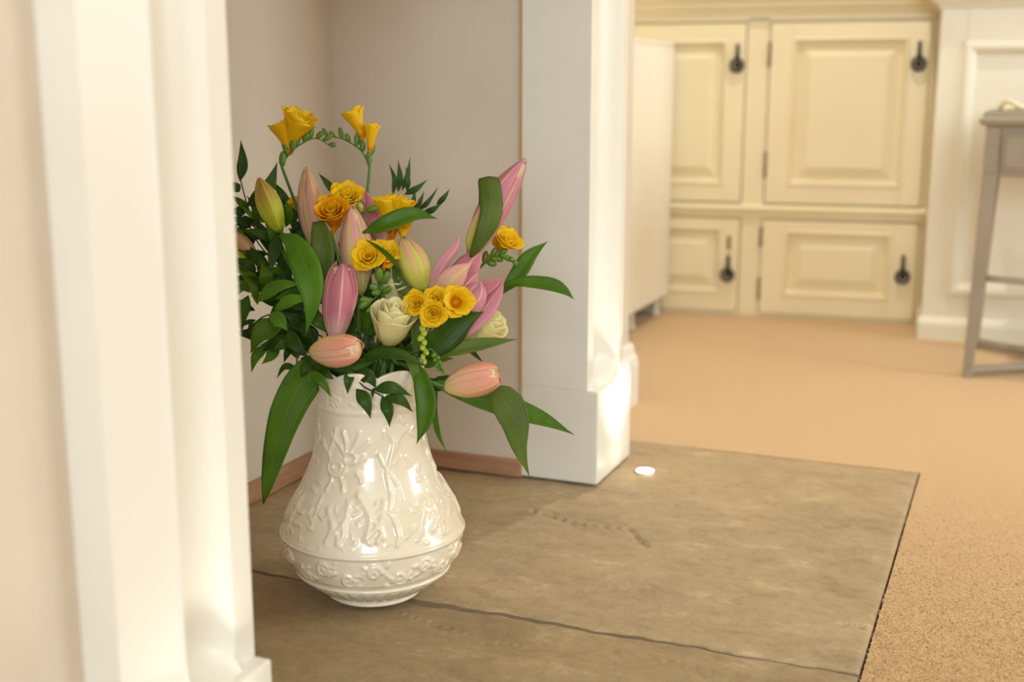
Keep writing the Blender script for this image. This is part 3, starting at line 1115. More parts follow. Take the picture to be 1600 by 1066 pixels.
    # foliage frieze round the neck
    for k in range(30):
        t0 = -math.pi + 2 * math.pi * k / 30
        for j in range(5):
            a = r.uniform(0, 6.28)
            p0 = (t0 + r.uniform(-0.1, 0.1), r.uniform(0.266, 0.288))
            seg(p0, (p0[0] + 0.1 * math.cos(a), p0[1] + 0.007 * math.sin(a)), 0.0019, r.uniform(0.0010, 0.0022))
    # gadroons round the foot
    gad = np.clip((Z - 0.008) / 0.004, 0, 1) * np.clip((0.035 - Z) / 0.004, 0, 1)
    Hh += gad * 0.0034 * np.abs(np.sin(T * 17)) ** 0.7
    # the glaze softens the relief
    for _ in range(1):
        Hh = (Hh + np.roll(Hh, 1, 1) + np.roll(Hh, -1, 1)) / 3
        Hh[1:-1] = (Hh[:-2] + Hh[1:-1] + Hh[2:]) / 3
    R = R + Hh * 0.78
    # lobed rim
    lob = np.clip((Z - 0.268) / 0.035, 0, 1) ** 1.5
    Zo = Z + lob * 0.0075 * (np.abs(np.cos((T + 0.25) * 4)) ** 0.8 - 0.35)
    R = R + lob * 0.0012 * np.cos((T + 0.25) * 8)
    ang = T + cam_dir
    # hollow inside
    inner = []
    for z, dr in ((VZ[-1] + 0.0016, -0.0025), (VZ[-1] - 0.002, -0.0052), (0.285, -0.007), (0.255, -0.0075), (0.2, -0.0075), (0.14, -0.008), (0.09, -0.008), (0.05, -0.008), (0.02, -0.010), (0.009, -0.02)):
        rr = np.interp(z, VZ, VR) + dr
        lo = min(1, max(0, (z - 0.268) / 0.035)) ** 1.5
        zr = z + lo * 0.0075 * (np.abs(np.cos((th + 0.25) * 4)) ** 0.8 - 0.35)
        inner.append((rr + lo * 0.0012 * np.cos((th + 0.25) * 8), zr))
    V = [np.stack([R * np.cos(ang), R * np.sin(ang), Zo], -1).reshape(-1, 3)]
    a1 = th + cam_dir
    for rr, zr in inner:
        V.append(np.stack([rr * np.cos(a1), rr * np.sin(a1), zr], -1))
    V = np.concatenate(V)
    rows = NZ + len(inner)
    idx = np.arange(rows * NT).reshape(rows, NT)
    a, b = idx[:-1], idx[1:]
    F = np.stack([a, np.roll(a, -1, 1), np.roll(b, -1, 1), b], -1).reshape(-1, 4)
    me = bpy.data.meshes.new('body')
    n0 = len(V)
    me.vertices.add(n0 + 2)
    V = np.concatenate([V, [[0, 0, 0.001], [0, 0, 0.009]]])
    me.vertices.foreach_set('co', V.reshape(-1))
    tri_b = np.stack([np.roll(idx[0], -1), idx[0], np.full(NT, n0)], -1)
    tri_t = np.stack([idx[-1], np.roll(idx[-1], -1), np.full(NT, n0 + 1)], -1)
    loops = np.concatenate([F.reshape(-1), tri_b.reshape(-1), tri_t.reshape(-1)]).astype(np.int32)
    starts = np.concatenate([np.arange(len(F)) * 4, len(F) * 4 + np.arange(2 * NT) * 3]).astype(np.int32)
    me.loops.add(len(loops))
    me.loops.foreach_set('vertex_index', loops)
    me.polygons.add(len(starts))
    me.polygons.foreach_set('loop_start', starts)
    me.update(calc_edges=True)
    me.validate()
    me.polygons.foreach_set('use_smooth', np.ones(len(me.polygons), dtype=bool))
    me.materials.append(M['glaze'])
    o = bpy.data.objects.new('body', me)
    COL.objects.link(o)
    o.parent = vase
    # turned rings
    for z, w in ((0.0885, 0.0026), (0.0375, 0.0024), (0.2565, 0.0012), (0.003, 0.0014)):
        rr = float(np.interp(z, VZ, VR))
        MB().tube([(rr * math.cos(2 * math.pi * k / 96), rr * math.sin(2 * math.pi * k / 96), z) for k in range(97)], w, 10, cap=False).build('ring', M['glaze'], vase, smooth=True)


build_vase()

# ================================================================== FLOWERS
D0 = 1.605      # distance of the vase axis


def W(p):
    """(px, py, offset from the axis distance) -> world"""
    return at(p[0], p[1], D0 + (p[2] if len(p) > 2 else 0.0))


PXM = 1920.0 / D0       # pixels per metre at the vase
NECK = VB + Vector((0, 0, 0.262))


def add_uv(me, uvs):
    l = me.uv_layers.new(name='UVMap')
    idx = np.zeros(len(me.loops), dtype=np.int32)
    me.loops.foreach_get('vertex_index', idx)
    l.data.foreach_set('uv', np.asarray(uvs, dtype=np.float32)[idx].reshape(-1))


def sheet(name, P, mat, parent, thick=0.0):
    """P rows (along) x cols (across) -> smooth mesh with uv (u across, v along)"""
    R, Cn = len(P), len(P[0])
    v = [tuple(p) for row in P for p in row]
    f = [(i * Cn + j, i * Cn + j + 1, (i + 1) * Cn + j + 1, (i + 1) * Cn + j) for i in range(R - 1) for j in range(Cn - 1)]
    uv = [(j / (Cn - 1), i / (R - 1)) for i in range(R) for j in range(Cn)]
    me = bpy.data.meshes.new(name)
    me.from_pydata(v, [], f)
    me.update()
    add_uv(me, uv)
    me.polygons.foreach_set('use_smooth', [True] * len(f))
    me.materials.append(mat)
    o = bpy.data.objects.new(name, me)
    COL.objects.link(o)
    if parent:
        o.parent = parent
        if parent.parent is None:
            o.matrix_parent_inverse = Matrix.Translation(-Vector(parent.location))
    if thick:
        md = o.modifiers.new('thickness', 'SOLIDIFY')
        md.thickness = thick
        md.offset = 0
    return o


def mesh_child(mb, name, mat, parent, smooth=True):
    o = mb.build(name, mat, parent, smooth=smooth)
    if parent.parent is None:
        o.matrix_parent_inverse = Matrix.Translation(-Vector(parent.location))
    return o


LANCE = [(0, 0.10), (0.08, 0.30), (0.2, 0.66), (0.35, 0.93), (0.48, 1.0), (0.62, 0.90), (0.76, 0.60), (0.88, 0.26), (0.95, 0.08), (1.0, 0.012)]
OVATE = [(0, 0.06), (0.08, 0.38), (0.2, 0.78), (0.34, 1.0), (0.48, 0.95), (0.64, 0.68), (0.8, 0.36), (0.92, 0.12), (1.0, 0.01)]
STRAP = [(0, 0.45), (0.15, 0.75), (0.4, 1.0), (0.65, 0.95), (0.82, 0.66), (0.94, 0.25), (1.0, 0.02)]
BLUNT = [(0, 0.12), (0.15, 0.5), (0.4, 0.9), (0.6, 1.0), (0.85, 0.98), (0.97, 0.93), (1.0, 0.8)]


def blade(pts, hw, mat, parent, roll=0.0, fold=0.25, shape=LANCE, n=16, name='leaf', wave=0.0, world=False, cols=7, curl=0.0):
    """leaf or petal blade along px points, half width hw in px, faces the viewer when roll = 0"""
    sp = catmull([p if world else W(p) for p in pts], n)
    hw_m = hw if world else hw / PXM
    sx_, sy_ = [a for a, b in shape], [b for a, b in shape]
    rows = []
    for i, p in enumerate(sp):
        t = i / (n - 1)
        tan = (sp[min(i + 1, n - 1)] - sp[max(i - 1, 0)]).normalized()
        view = (CPOS - p).normalized()
        nrm = (view - tan * view.dot(tan))
        if nrm.length < 1e-4:
            nrm = Vector((0, 0, 1))
        nrm.normalize()
        q = Matrix.Rotation(roll, 3, tan)
        nrm = q @ nrm
        side = tan.cross(nrm)
        w = hw_m * float(np.interp(t, sx_, sy_))
        row = []
        for j in range(cols):
            s = j / (cols - 1) * 2 - 1
            h = -fold * w * (1 - abs(s)) + wave * hw_m * math.sin(t * 11 + s * 2) * abs(s) + curl * w * s * s
            row.append(p + side * (s * w) + nrm * h)
        rows.append(row)
    return sheet(name, rows, mat, parent, 0.0003)


def stem(pts, r0, r1, parent, mat, name='stem', n=22):
    sp = catmull(pts, n)
    return mesh_child(MB().tube(sp, [r0 + (r1 - r0) * i / (n - 1) for i in range(n)], 8), name, mat, parent)


_nk = [0]


def stalk(parent, pts_px, r0=0.0032, r1=0.0022, mat=None, name='stem'):
    """stem that stands in the vase, passes the neck and follows the px points"""
    k = _nk[0]
    _nk[0] += 1
    a = k * 2.399963
    rr = 0.044 * math.sqrt((k % 24 + 0.6) / 24.0)
    first = W(pts_px[0])
    lead = first - NECK
    d = Vector((lead.x, lead.y, 0))
    if d.length > 0.028:
        d = d.normalized() * 0.028
    foot = VB + Vector((-d.x * 0.8 + rr * 0.7 * math.cos(a), -d.y * 0.8 + rr * 0.7 * math.sin(a), 0.0125))
    nk = NECK + d + Vector((0.45 * rr * math.cos(a), 0.45 * rr * math.sin(a), 0.03))
    return stem([foot, nk] + [W(p) for p in pts_px], r0, r1, parent, mat or M['stem'], name, 26)


def flower_root(name):
    return empty(name, VB + Vector((0, 0, 0.0125)))


# ---- lily bud built from six closely wrapped petals
BUD = [(0, 0.24), (0.06, 0.44), (0.18, 0.70), (0.34, 0.92), (0.48, 1.0), (0.62, 0.95), (0.76, 0.76), (0.88, 0.50), (0.96, 0.27), (1.0, 0.10)]
BUD_OPEN = [(0, 0.20), (0.06, 0.40), (0.18, 0.66), (0.35, 0.90), (0.55, 1.0), (0.75, 0.96), (0.90, 0.78), (0.97, 0.60), (1.0, 0.48)]


def lily_bud(parent, base, tip, hw, mat, spin=0.0, prof=BUD, inner=None, bend=0.0, inner_len=0.97):
    a, b = W(base), W(tip)
    axis = (b - a)
    L = axis.length
    axis.normalize()
    view = (CPOS - a).normalized()
    e1 = (view - axis * view.dot(axis)).normalized()
    e2 = axis.cross(e1)
    R = hw / PXM
    root = None
    px_, py_ = [p for p, q in prof], [q for p, q in prof]

    def petal(ang, span, scale, lenk, m, par, ridge, out):
        rows = []
        n, c = 15, 9
        for i in range(n):
            t = i / (n - 1)
            r = R * float(np.interp(t, px_, py_)) * scale
            sp_ = span * (1 - 0.55 * max(0, t - 0.72) / 0.28) if t > 0.72 else span
            row = []
            for j in range(c):
                s = j / (c - 1) * 2 - 1
                th = ang + s * sp_
                rad = r * (1 + ridge * (1 - abs(s)) ** 3 - 0.13 * s ** 4 + out * max(0, t - 0.7))
                bo = e2 * (bend * L * math.sin(t * math.pi))
                row.append(a + axis * (t * L * lenk) + (e1 * math.cos(th) + e2 * math.sin(th)) * rad + bo)
            rows.append(row)
        return sheet('petal', rows, m, par, 0.0005)

    core = MB()
    n = 14
    core.tube([a + axis * (L * 0.95 * i / (n - 1)) + e2 * (bend * L * math.sin(i / (n - 1) * math.pi)) for i in range(n)],
              [max(0.0006, R * 0.86 * float(np.interp(0.95 * i / (n - 1), px_, py_))) for i in range(n)], 14)
    bud = mesh_child(core, 'bud', inner or mat, parent)
    for k in range(3):
        petal(spin + k * 2.0944 + 1.0472, 0.80, 0.90, inner_len, inner or mat, bud, 0.04, 0.0)
    for k in range(3):
        petal(spin + k * 2.0944, 0.86, 1.0, 1.0, mat, bud, 0.10, 0.06)
    return bud


# ---- freesia flower
def freesia(parent, c, r, face, base=None, mat=None, double=True, openk=1.0, seed=0, plen=1.0):
    """c: centre of the mouth (px), r px radius, face: (dx, dy, towards viewer) direction the mouth looks,
    plen: length of the petals in radii"""
    rs = random.Random(seed)
    mat = mat or M['freesia']
    ctr = W(c)
    ax = (RT * face[0] - UP * face[1] - FW * face[2]).normalized()
    R = r / PXM
    ref = UP if abs(ax.dot(UP)) < 0.9 else RT
    e1 = (ref - ax * ref.dot(ax)).normalized()
    e2 = ax.cross(e1)
    tubeb = W(base) if base else ctr - ax * R * 3
    low = ctr - ax * (R * plen)                      # where the petals part from the tube
    pts = catmull([tubeb, tubeb.lerp(low, 0.5), low, low + ax * R * 0.25], 12)
    rr = [0.0016 + (R * 0.36 - 0.0016) * (i / 11) ** 1.5 for i in range(12)]
    fl = mesh_child(MB().tube(pts, rr, 12), 'flower', M['freesia_deep'], parent)

    def petal(ang, scale, open_, lift, twist, ruf):
        rows = []
        n, cc = 12, 9
        for i in range(n):
            t = i / (n - 1)
            rho = R * scale * (0.26 + 0.74 * open_ * (0.45 * t + 0.55 * t * t))
            h = -R * plen + R * (plen + lift) * (t ** 0.85) - R * 0.16 * open_ * max(0, t - 0.7) / 0.3
            w = R * scale * 0.72 * (0.36 + 0.64 * math.sin(min(1.0, t * 1.3) * math.pi / 2))
            if t > 0.74:
                w *= math.sqrt(max(0.02, 1 - ((t - 0.74) / 0.265) ** 2))
            row = []
            for j in range(cc):
                s = j / (cc - 1) * 2 - 1
                aa = ang + twist * t + s * w / max(rho, R * scale * 0.42)
                rad = rho * (1 - 0.05 * s * s) + ruf * R * 0.05 * t * math.sin(s * 5 + ang * 3)
                row.append(ctr + ax * (h + ruf * R * 0.07 * t * math.sin(s * 4.2 + ang * 2)) + (e1 * math.cos(aa) + e2 * math.sin(aa)) * rad)
            rows.append(row)
        sheet('petal', rows, mat, fl, 0.0004)

    o0 = rs.uniform(0, 1)
    for k in range(3):
        petal(o0 + k * 2.0944, 1.12, openk, 0.06 + rs.uniform(-.06, .06), rs.uniform(-.12, .12), 0.45)
    for k in range(3):
        petal(o0 + 1.0472 + k * 2.0944, 1.02, openk * 0.92, 0.16 + rs.uniform(-.06, .06), rs.uniform(-.12, .12), 0.45)
    if double:
        for k in range(3):
            petal(o0 + 0.5 + k * 2.0944, 0.70, openk * 0.72, -0.02, 0.35, 0.5)
        for k in range(3):
            petal(o0 + 0.9 + k * 2.0944, 0.42, openk * 0.6, 0.0, 0.6, 0.5)
    return fl


_budmesh = {}


def small_bud(parent, base, tip, hw, mat):
    """green freesia bud, shared mesh"""
    if mat.name not in _budmesh:
        mb = MB()
        prof = [(0.10, 0.0), (0.55, 0.10), (0.85, 0.28), (1.0, 0.5), (0.86, 0.74), (0.52, 0.92), (0.08, 1.0)]
        mb.lathe(prof, 10)
        b = len(mb.v)
        mb.f += [tuple(range(10))[::-1], tuple(b - 10 + k for k in range(10))]
        me = bpy.data.meshes.new('bud')
        me.from_pydata(mb.v, [], mb.f)
        me.update()
        fix_normals(me)
        me.polygons.foreach_set('use_smooth', [True] * len(me.polygons))
        me.materials.append(mat)
        _budmesh[mat.name] = me
    o = bpy.data.objects.new('bud', _budmesh[mat.name])
    COL.objects.link(o)
    a, b = W(base), W(tip)
    d = b - a
    q = d.to_track_quat('Z', 'Y').to_matrix().to_4x4()
    r = hw / PXM
    m = Matrix.Translation(a) @ q @ Matrix.Diagonal((r, r, d.length, 1))
    o.parent = parent
    o.matrix_parent_inverse = Matrix.Translation(-Vector(parent.location))
    o.matrix_basis = m
    return o


# ---- rose
def rose(parent, c, r, face, seed=0, hk=1.0):
    rs = random.Random(seed)
    ctr = W(c)
    ax = (RT * face[0] - UP * face[1] - FW * face[2]).normalized()
    e1 = (UP - ax * UP.dot(ax))
    if e1.length < 0.1:
        e1 = RT - ax * RT.dot(ax)
    e1.normalize()
    e2 = ax.cross(e1)
    R = r / PXM
    base = ctr - ax * R * 1.15 * hk
    cal = MB()
    cal.tube([base - ax * R * 0.35, base - ax * R * 0.1, base + ax * R * 0.1], [R * 0.14, R * 0.30, R * 0.34], 12)
    fl = mesh_child(cal, 'calyx', M['freesia_bud'], parent)
    rings = [(3, 0.17, 2.02, 0.0), (3, 0.34, 2.04, 0.02), (4, 0.54, 2.0, 0.05), (5, 0.76, 1.88, 0.12), (5, 0.96, 1.66, 0.40)]
    k0 = 0
    for (cnt, rad, hgt, flare) in rings:
        for k in range(cnt):
            ang = k0 + k * 2 * math.pi / cnt + rs.uniform(-.15, .15)
            sp = math.pi / cnt * 1.42
            rows = []
            n, cc = 11, 9
            hh = hgt * hk + rs.uniform(-.07, .07)
            for i in range(n):
                t = i / (n - 1)
                row = []
                for j in range(cc):
                    s = j / (cc - 1) * 2 - 1
                    bul = math.sin(min(1, t * 1.25 + 0.12) * math.pi / 2) ** 0.75
                    rho = R * rad * (0.25 + 0.75 * bul) + R * flare * max(0, t - 0.55) ** 1.4 * 2.0
                    rho *= 1 + 0.05 * s * (1 if k % 2 else -1)
                    aa = ang + s * sp * (0.55 + 0.45 * math.sin(t * math.pi * 0.5)) * (1 if t < 0.85 else 1 - 0.35 * (t - 0.85) / 0.15)
                    z = R * hh * t * (1 - 0.10 * s * s * t) - R * flare * 0.6 * max(0, t - 0.75) * 4 * 0.25
                    row.append(base + ax * z + (e1 * math.cos(aa) + e2 * math.sin(aa)) * rho)
                rows.append(row)
            sheet('petal', rows, M['rose'], fl, 0.0005)
        k0 += 0.7
    return fl


# ------------------------------------------------------------------ lilies
G_L = 'lily stems in the vase'
# A: upper left, green bud
A = flower_root('lily_stem')
tag(A, 'lily stem with a closed yellow-green bud tinged red and a broad bright leaf', 'lily', G_L)
stalk(A, [(548, 540, -0.01), (490, 440, -0.04), (452, 382, -0.05), (438, 360, -0.05)], 0.0034, 0.0026)
lily_bud(A, (438, 362, -0.05), (404, 278, -0.05), 19, M['lily_green'], 0.15)
blade([(437, 366, -0.072), (460, 384, -0.085), (480, 425, -0.095), (487, 470, -0.095), (478, 525, -0.085)], 23, M['leaf_bright'], A, roll=0.25, fold=0.18)
blade([(438, 358, -0.045), (428, 395, -0.06), (420, 432, -0.06)], 10, M['leaf_dark'], A, shape=OVATE)

# B: pale bud behind the top freesia
Bq = flower_root('lily_stem')
tag(Bq, 'lily stem with a tall pale peach bud standing behind the yellow freesia', 'lily', G_L)
stalk(Bq, [(552, 540, 0.0), (520, 450, -0.015), (500, 398, -0.02)], 0.0034, 0.0026)
lily_bud(Bq, (500, 400, -0.02), (478, 261, -0.02), 21, M['lily_pale'], 0.35)
blade([(497, 345, -0.065), (503, 385, -0.075), (502, 430, -0.07), (496, 475, -0.055)], 19, M['leaf_olive'], Bq, roll=0.2, shape=STRAP)
blade([(528, 310, 0.03), (516, 292, 0.03), (497, 270, 0.03)], 6, M['leaf_dark'], Bq)

# C: two pink buds in the middle
Cq = flower_root('lily_stem')
tag(Cq, 'lily stem with tall pink buds at the centre of the bouquet', 'lily', G_L)
stalk(Cq, [(562, 545, -0.02), (560, 490, -0.045), (560, 452, -0.05)], 0.0036, 0.0028)
lily_bud(Cq, (561, 462, -0.05), (549, 321, -0.05), 25, M['lily_pale'], -0.35)
lily_bud(Cq, (524, 535, -0.085), (535, 412, -0.09), 25, M['lily_pink'], 0.1, BUD_OPEN)
blade([(522, 500, -0.07), (516, 450, -0.075), (526, 406, -0.075)], 8, M['lily_pink'], Cq, roll=0.5, shape=STRAP, name='petal')
blade([(548, 500, -0.085), (553, 460, -0.095), (549, 428, -0.1), (554, 418, -0.105)], 7, M['lily_pink'], Cq, roll=-0.4, name='petal')
blade([(566, 364, -0.07), (600, 350, -0.085), (645, 334, -0.08), (684, 342, -0.07)], 14, M['leaf_mid'], Cq, roll=-0.35, fold=0.35)
stem([W((558, 520, -0.04)), W((540, 530, -0.07)), W((524, 533, -0.085))], 0.0026, 0.0024, Cq, M['stem'], 'bud_stalk', 8)

# D: mauve bud behind
Dq = flower_root('lily_stem')
tag(Dq, 'lily stem with a mauve bud half hidden behind the long green leaf', 'lily', G_L)
stalk(Dq, [(582, 530, 0.03), (592, 450, 0.035), (596, 402, 0.03)], 0.0032, 0.0026)
lily_bud(Dq, (597, 405, 0.03), (568, 298, 0.03), 24, M['lily_pink'], 0.6)

# E: green and pink bud right of centre
Eq = flower_root('lily_stem')
tag(Eq, 'lily stem with a half green half pink bud above the cream rose', 'lily', G_L)
stalk(Eq, [(600, 540, -0.03), (640, 490, -0.05), (658, 452, -0.055)], 0.0034, 0.0028)
lily_bud(Eq, (660, 456, -0.055), (628, 370, -0.06), 24, M['lily_half'], -0.5)
blade([(572, 375, -0.095), (598, 392, -0.105), (618, 412, -0.1), (634, 440, -0.09)], 6, M['leaf_mid'], Eq, roll=0.9)
blade([(618, 400, -0.05), (626, 440, -0.055), (648, 480, -0.06), (652, 520, -0.06), (648, 572, -0.05)], 13, M['leaf_olive'], Eq, roll=-0.3, shape=STRAP)

# F: opening lily pointing to the upper right, plus trumpet bud
Fq = flower_root('lily_stem')
tag(Fq, 'lily stem with an opening pink flower of curled petals and a long pink trumpet', 'lily', G_L)
stalk(Fq, [(612, 545, -0.02), (650, 515, -0.03), (676, 488, -0.03)], 0.0034, 0.0028)
fl7 = mesh_child(MB().tube([W((674, 490, -0.03)), W((684, 474, -0.032)), W((698, 455, -0.035))], [0.004, 0.009, 0.014], 12), 'flower', M['lily_pink'], Fq)
for pts, hw, rl_, m_ in (
        ([(676, 480, -0.03), (676, 446, -0.045), (694, 410, -0.05), (714, 384, -0.045), (717, 366, -0.04)], 10, 0.5, 'lily_rose'),
        ([(678, 482, -0.035), (694, 452, -0.065), (716, 428, -0.07), (738, 409, -0.06)], 19, 0.15, 'lily_pale'),
        ([(690, 480, -0.02), (712, 440, -0.02), (738, 408, -0.015), (756, 391, -0.01)], 20, -0.2, 'lily_pink'),
        ([(690, 484, -0.03), (712, 462, -0.045), (734, 440, -0.04), (748, 424, -0.03)], 17, -0.1, 'lily_pink'),
        ([(686, 484, -0.015), (704, 450, 0.0), (726, 420, 0.0), (742, 402, 0.005)], 16, 0.3, 'lily_rose'),
        ([(694, 486, -0.04), (716, 474, -0.055), (735, 455, -0.05), (749, 438, -0.045)], 14, -0.2, 'lily_rose')):
    blade(pts, hw, M[m_], fl7, roll=rl_, fold=-0.35, name='petal', shape=LANCE)
fl8 = mesh_child(MB().tube([W((680, 552, -0.035)), W((700, 525, -0.038)), W((724, 495, -0.04)), W((742, 474, -0.04))], [0.003, 0.007, 0.011, 0.014], 12), 'flower', M['lily_rose'], Fq)
for pts, hw, rl_, m_ in (
        ([(682, 550, -0.045), (712, 525, -0.055), (752, 492, -0.055), (776, 460, -0.05), (788, 435, -0.045)], 17, -0.55, 'lily_rose'),
        ([(700, 520, -0.055), (728, 490, -0.07), (750, 462, -0.065), (751, 437, -0.055)], 15, 0.25, 'lily_rose'),
        ([(706, 512, -0.04), (734, 488, -0.045), (764, 460, -0.04), (787, 435, -0.04)], 21, 0.05, 'lily_pink'),
        ([(704, 515, -0.03), (738, 478, -0.02), (762, 450, -0.02), (784, 435, -0.02)], 18, 0.3, 'lily_pink')):
    blade(pts, hw, M[m_], fl8, roll=rl_, fold=-0.4, name='petal', shape=LANCE)
stem([W((640, 540, -0.02)), W((664, 556, -0.03)), W((682, 550, -0.035))], 0.0028, 0.0028, Fq, M['stem'], 'bud_stalk', 8)
blade([(660, 562, -0.075), (688, 535, -0.085), (720, 505, -0.085), (756, 487, -0.075)], 24, M['leaf_dark'], Fq, roll=0.35, fold=0.3)
blade([(672, 560, -0.07), (712, 546, -0.08), (760, 536, -0.075), (810, 530, -0.06)], 11, M['leaf_olive'], Fq, roll=-0.3, fold=0.3)
blade([(668, 552, -0.065), (690, 540, -0.07), (712, 512, -0.07), (722, 495, -0.06)], 12, M['leaf_mid'], Fq, roll=0.3)

# G: tall pink bud at the upper right with a folded leaf
Gq = flower_root('lily_stem')
tag(Gq, 'lily stem with a tall pink bud and folded leaf reaching towards the pilaster', 'lily', G_L)
stalk(Gq, [(612, 540, 0.02), (676, 470, 0.02), (722, 415, 0.015), (736, 398, 0.01)], 0.0034, 0.0028)
lily_bud(Gq, (734, 402, 0.01), (821, 248, 0.01), 25, M['lily_rose'], -0.35, BUD, None, -0.04)
blade([(735, 402, -0.02), (752, 372, -0.032), (767, 335, -0.035), (766, 300, -0.03), (763, 278, -0.02)], 18, M['leaf_olive'], Gq, roll=0.15, shape=BLUNT, fold=-0.3)
blade([(763, 279, -0.021), (755, 288, -0.012), (752, 306, -0.008), (748, 322, -0.01)], 6, M['leaf_dark'], Gq, roll=0.6)
blade([(738, 400, 0.0), (733, 380, -0.016), (741, 350, -0.02), (752, 318, -0.018)], 8, M['lily_half'], Gq, roll=-0.6, name='petal')
blade([(780, 462, 0.04), (806, 432, 0.04), (828, 400, 0.045), (856, 377, 0.05)], 14, M['leaf_mid'], Gq, roll=-0.2)
blade([(778, 448, 0.02), (815, 440, 0.01), (860, 444, 0.01), (882, 454, 0.01), (897, 468, 0.01)], 13, M['leaf_mid'], Gq, roll=-0.6, fold=0.3)
stem([W((700, 455, 0.02)), W((745, 452, 0.03)), W((782, 455, 0.03))], 0.0016, 0.0012, Gq, M['stem'], 'leaf_stalk', 8)

# H: low bud at the right with long leaves
Hq = flower_root('lily_stem')
tag(Hq, 'lily stem leaning low to the right with a peach bud and long drooping leaves', 'lily', G_L)
stalk(Hq, [(622, 568, -0.06), (652, 584, -0.085), (676, 598, -0.085), (698, 604, -0.085)], 0.0032, 0.0028)
lily_bud(Hq, (694, 606, -0.085), (781, 588, -0.10), 25, M['lily_peach'], 0.55, BUD_OPEN, M['lily_blush'])
blade([(660, 590, -0.075), (720, 612, -0.06), (790, 634, -0.05), (850, 655, -0.045), (898, 680, -0.04)], 20, M['leaf_mid'], Hq, roll=-0.55, fold=0.3)
blade([(764, 605, -0.09), (786, 622, -0.105), (804, 655, -0.11), (812, 700, -0.105), (827, 744, -0.095)], 25, M['leaf_olive'], Hq, roll=-0.25, fold=0.2, shape=OVATE)
blade([(660, 588, -0.085), (676, 600, -0.07), (705, 596, -0.06), (735, 590, -0.055)], 13, M['leaf_dark'], Hq, roll=0.5)
blade([(642, 560, -0.085), (657, 590, -0.105), (666, 630, -0.11), (661, 665, -0.108), (651, 694, -0.105)], 16, M['leaf_mid'], Hq, roll=0.25, fold=0.22)
blade([(684, 600, 0.01), (679, 640, 0.02), (684, 676, 0.02), (697, 705, 0.02)], 6, M['leaf_mid'], Hq, roll=0.6)
blade([(626, 552, -0.08), (645, 572, -0.1), (654, 600, -0.1), (654, 625, -0.1)], 8, M['leaf_olive'], Hq, roll=-0.3)

# I: low front bud at the left
Iq = flower_root('lily_stem')
tag(Iq, 'lily stem with a peach bud lying sideways at the front and a long hanging leaf', 'lily', G_L)
stalk(Iq, [(556, 578, -0.06), (520, 568, -0.095), (498, 558, -0.105), (490, 552, -0.105)], 0.0032, 0.0028)
lily_bud(Iq, (485, 551, -0.105), (562, 543, -0.135), 24, M['lily_peach'], 1.35, BUD_OPEN, M['lily_blush'])
blade([(506, 574, -0.085), (478, 592, -0.11), (450, 640, -0.12), (430, 705, -0.12), (411, 788, -0.11)], 27, M['leaf_mid'], Iq, roll=-0.25, fold=0.15, wave=0.05, shape=[(0, .2), (.08, .55), (.2, .98), (.35, 1), (.55, .92), (.75, .66), (.9, .36), (.98, .12), (1, .02)])
blade([(556, 566, -0.085), (590, 552, -0.11), (630, 555, -0.115), (668, 574, -0.105)], 11, M['leaf_dark'], Iq, roll=-0.6, fold=0.3)
blade([(500, 560, -0.09), (530, 572, -0.1), (562, 570, -0.1), (590, 562, -0.09)], 13, M['leaf_dark'], Iq, roll=0.4)

# J: buds at the far left behind the near pilaster
Jq = flower_root('lily_stem')
tag(Jq, 'lily stem with two cream and green buds at the left edge beside the near pilaster', 'lily', G_L)
stalk(Jq, [(545, 545, -0.02), (470, 470, -0.03), (425, 432, -0.035), (400, 408, -0.03)], 0.0034, 0.0026)
lily_bud(Jq, (402, 405, -0.03), (352, 356, -0.03), 14, M['lily_pale'], 0.3)
lily_bud(Jq, (398, 434, -0.035), (350, 380, -0.035), 14, M['lily_green'], 0.2)
stem([W((428, 436, -0.035)), W((410, 438, -0.035)), W((398, 433, -0.035))], 0.0022, 0.002, Jq, M['stem'], 'bud_stalk', 8)

# ------------------------------------------------------------------ freesias
G_F = 'freesia stems in the vase'


def bud_spike(parent, path, n, hw0, hw1, side, mat, ln=17):
    """row of small buds along a thin curved stem"""
    sp = catmull([Vector((p[0], p[1], (p[2] if len(p) > 2 else 0) * 1000)) for p in path], n + 1)
    stem([W((p[0], p[1], p[2] / 1000)) for p in sp], 0.0013, 0.0007, parent, M['stem'], 'spike', 14)
    for i in range(n):
        p = sp[i + 1]
        t = (sp[i + 1] - sp[i]).normalized()
        k = (i + 1) / n
        L = ln * (1 - 0.45 * k)
        nx, ny = -t.y * side, t.x * side
        if i % 2:
            nx, ny = nx * 0.5, ny * 0.5
        dx, dy = t.x * 0.65 + nx * 0.8, t.y * 0.65 + ny * 0.8
        small_bud(parent, (p.x, p.y, p.z / 1000), (p.x + dx * L, p.y + dy * L, p.z / 1000 - 0.004 * (i % 2)), hw0 + (hw1 - hw0) * k, mat)


f1 = flower_root('freesia_stem')
tag(f1, 'tallest freesia at the left with two ruffled yellow flowers and arching green buds', 'freesia', G_F)
stalk(f1, [(560, 545, 0.02), (512, 440, 0.0), (478, 360, -0.01), (452, 292, -0.01), (440, 258, -0.01), (441, 246, -0.01)], 0.0026, 0.0018, name='stem')
freesia(f1, (437, 190, -0.015), 24, (-0.32, -0.95, 0.2), (442, 246, -0.01), M['freesia'], True, 0.80, 1, 2.0)
freesia(f1, (471, 178, -0.020), 35, (0.40, -0.80, 0.35), (450, 240, -0.01), M['freesia'], True, 0.78, 2, 1.7)
small_bud(f1, (441, 262, -0.01), (442, 236, -0.012), 6, M['freesia_bud'])
bud_spike(f1, [(445, 250, -0.01), (456, 236, -0.012), (474, 223, -0.012), (494, 216, -0.01), (513, 226, -0.01)], 8, 6.0, 4.2, -1, M['freesia_bud'], 30)

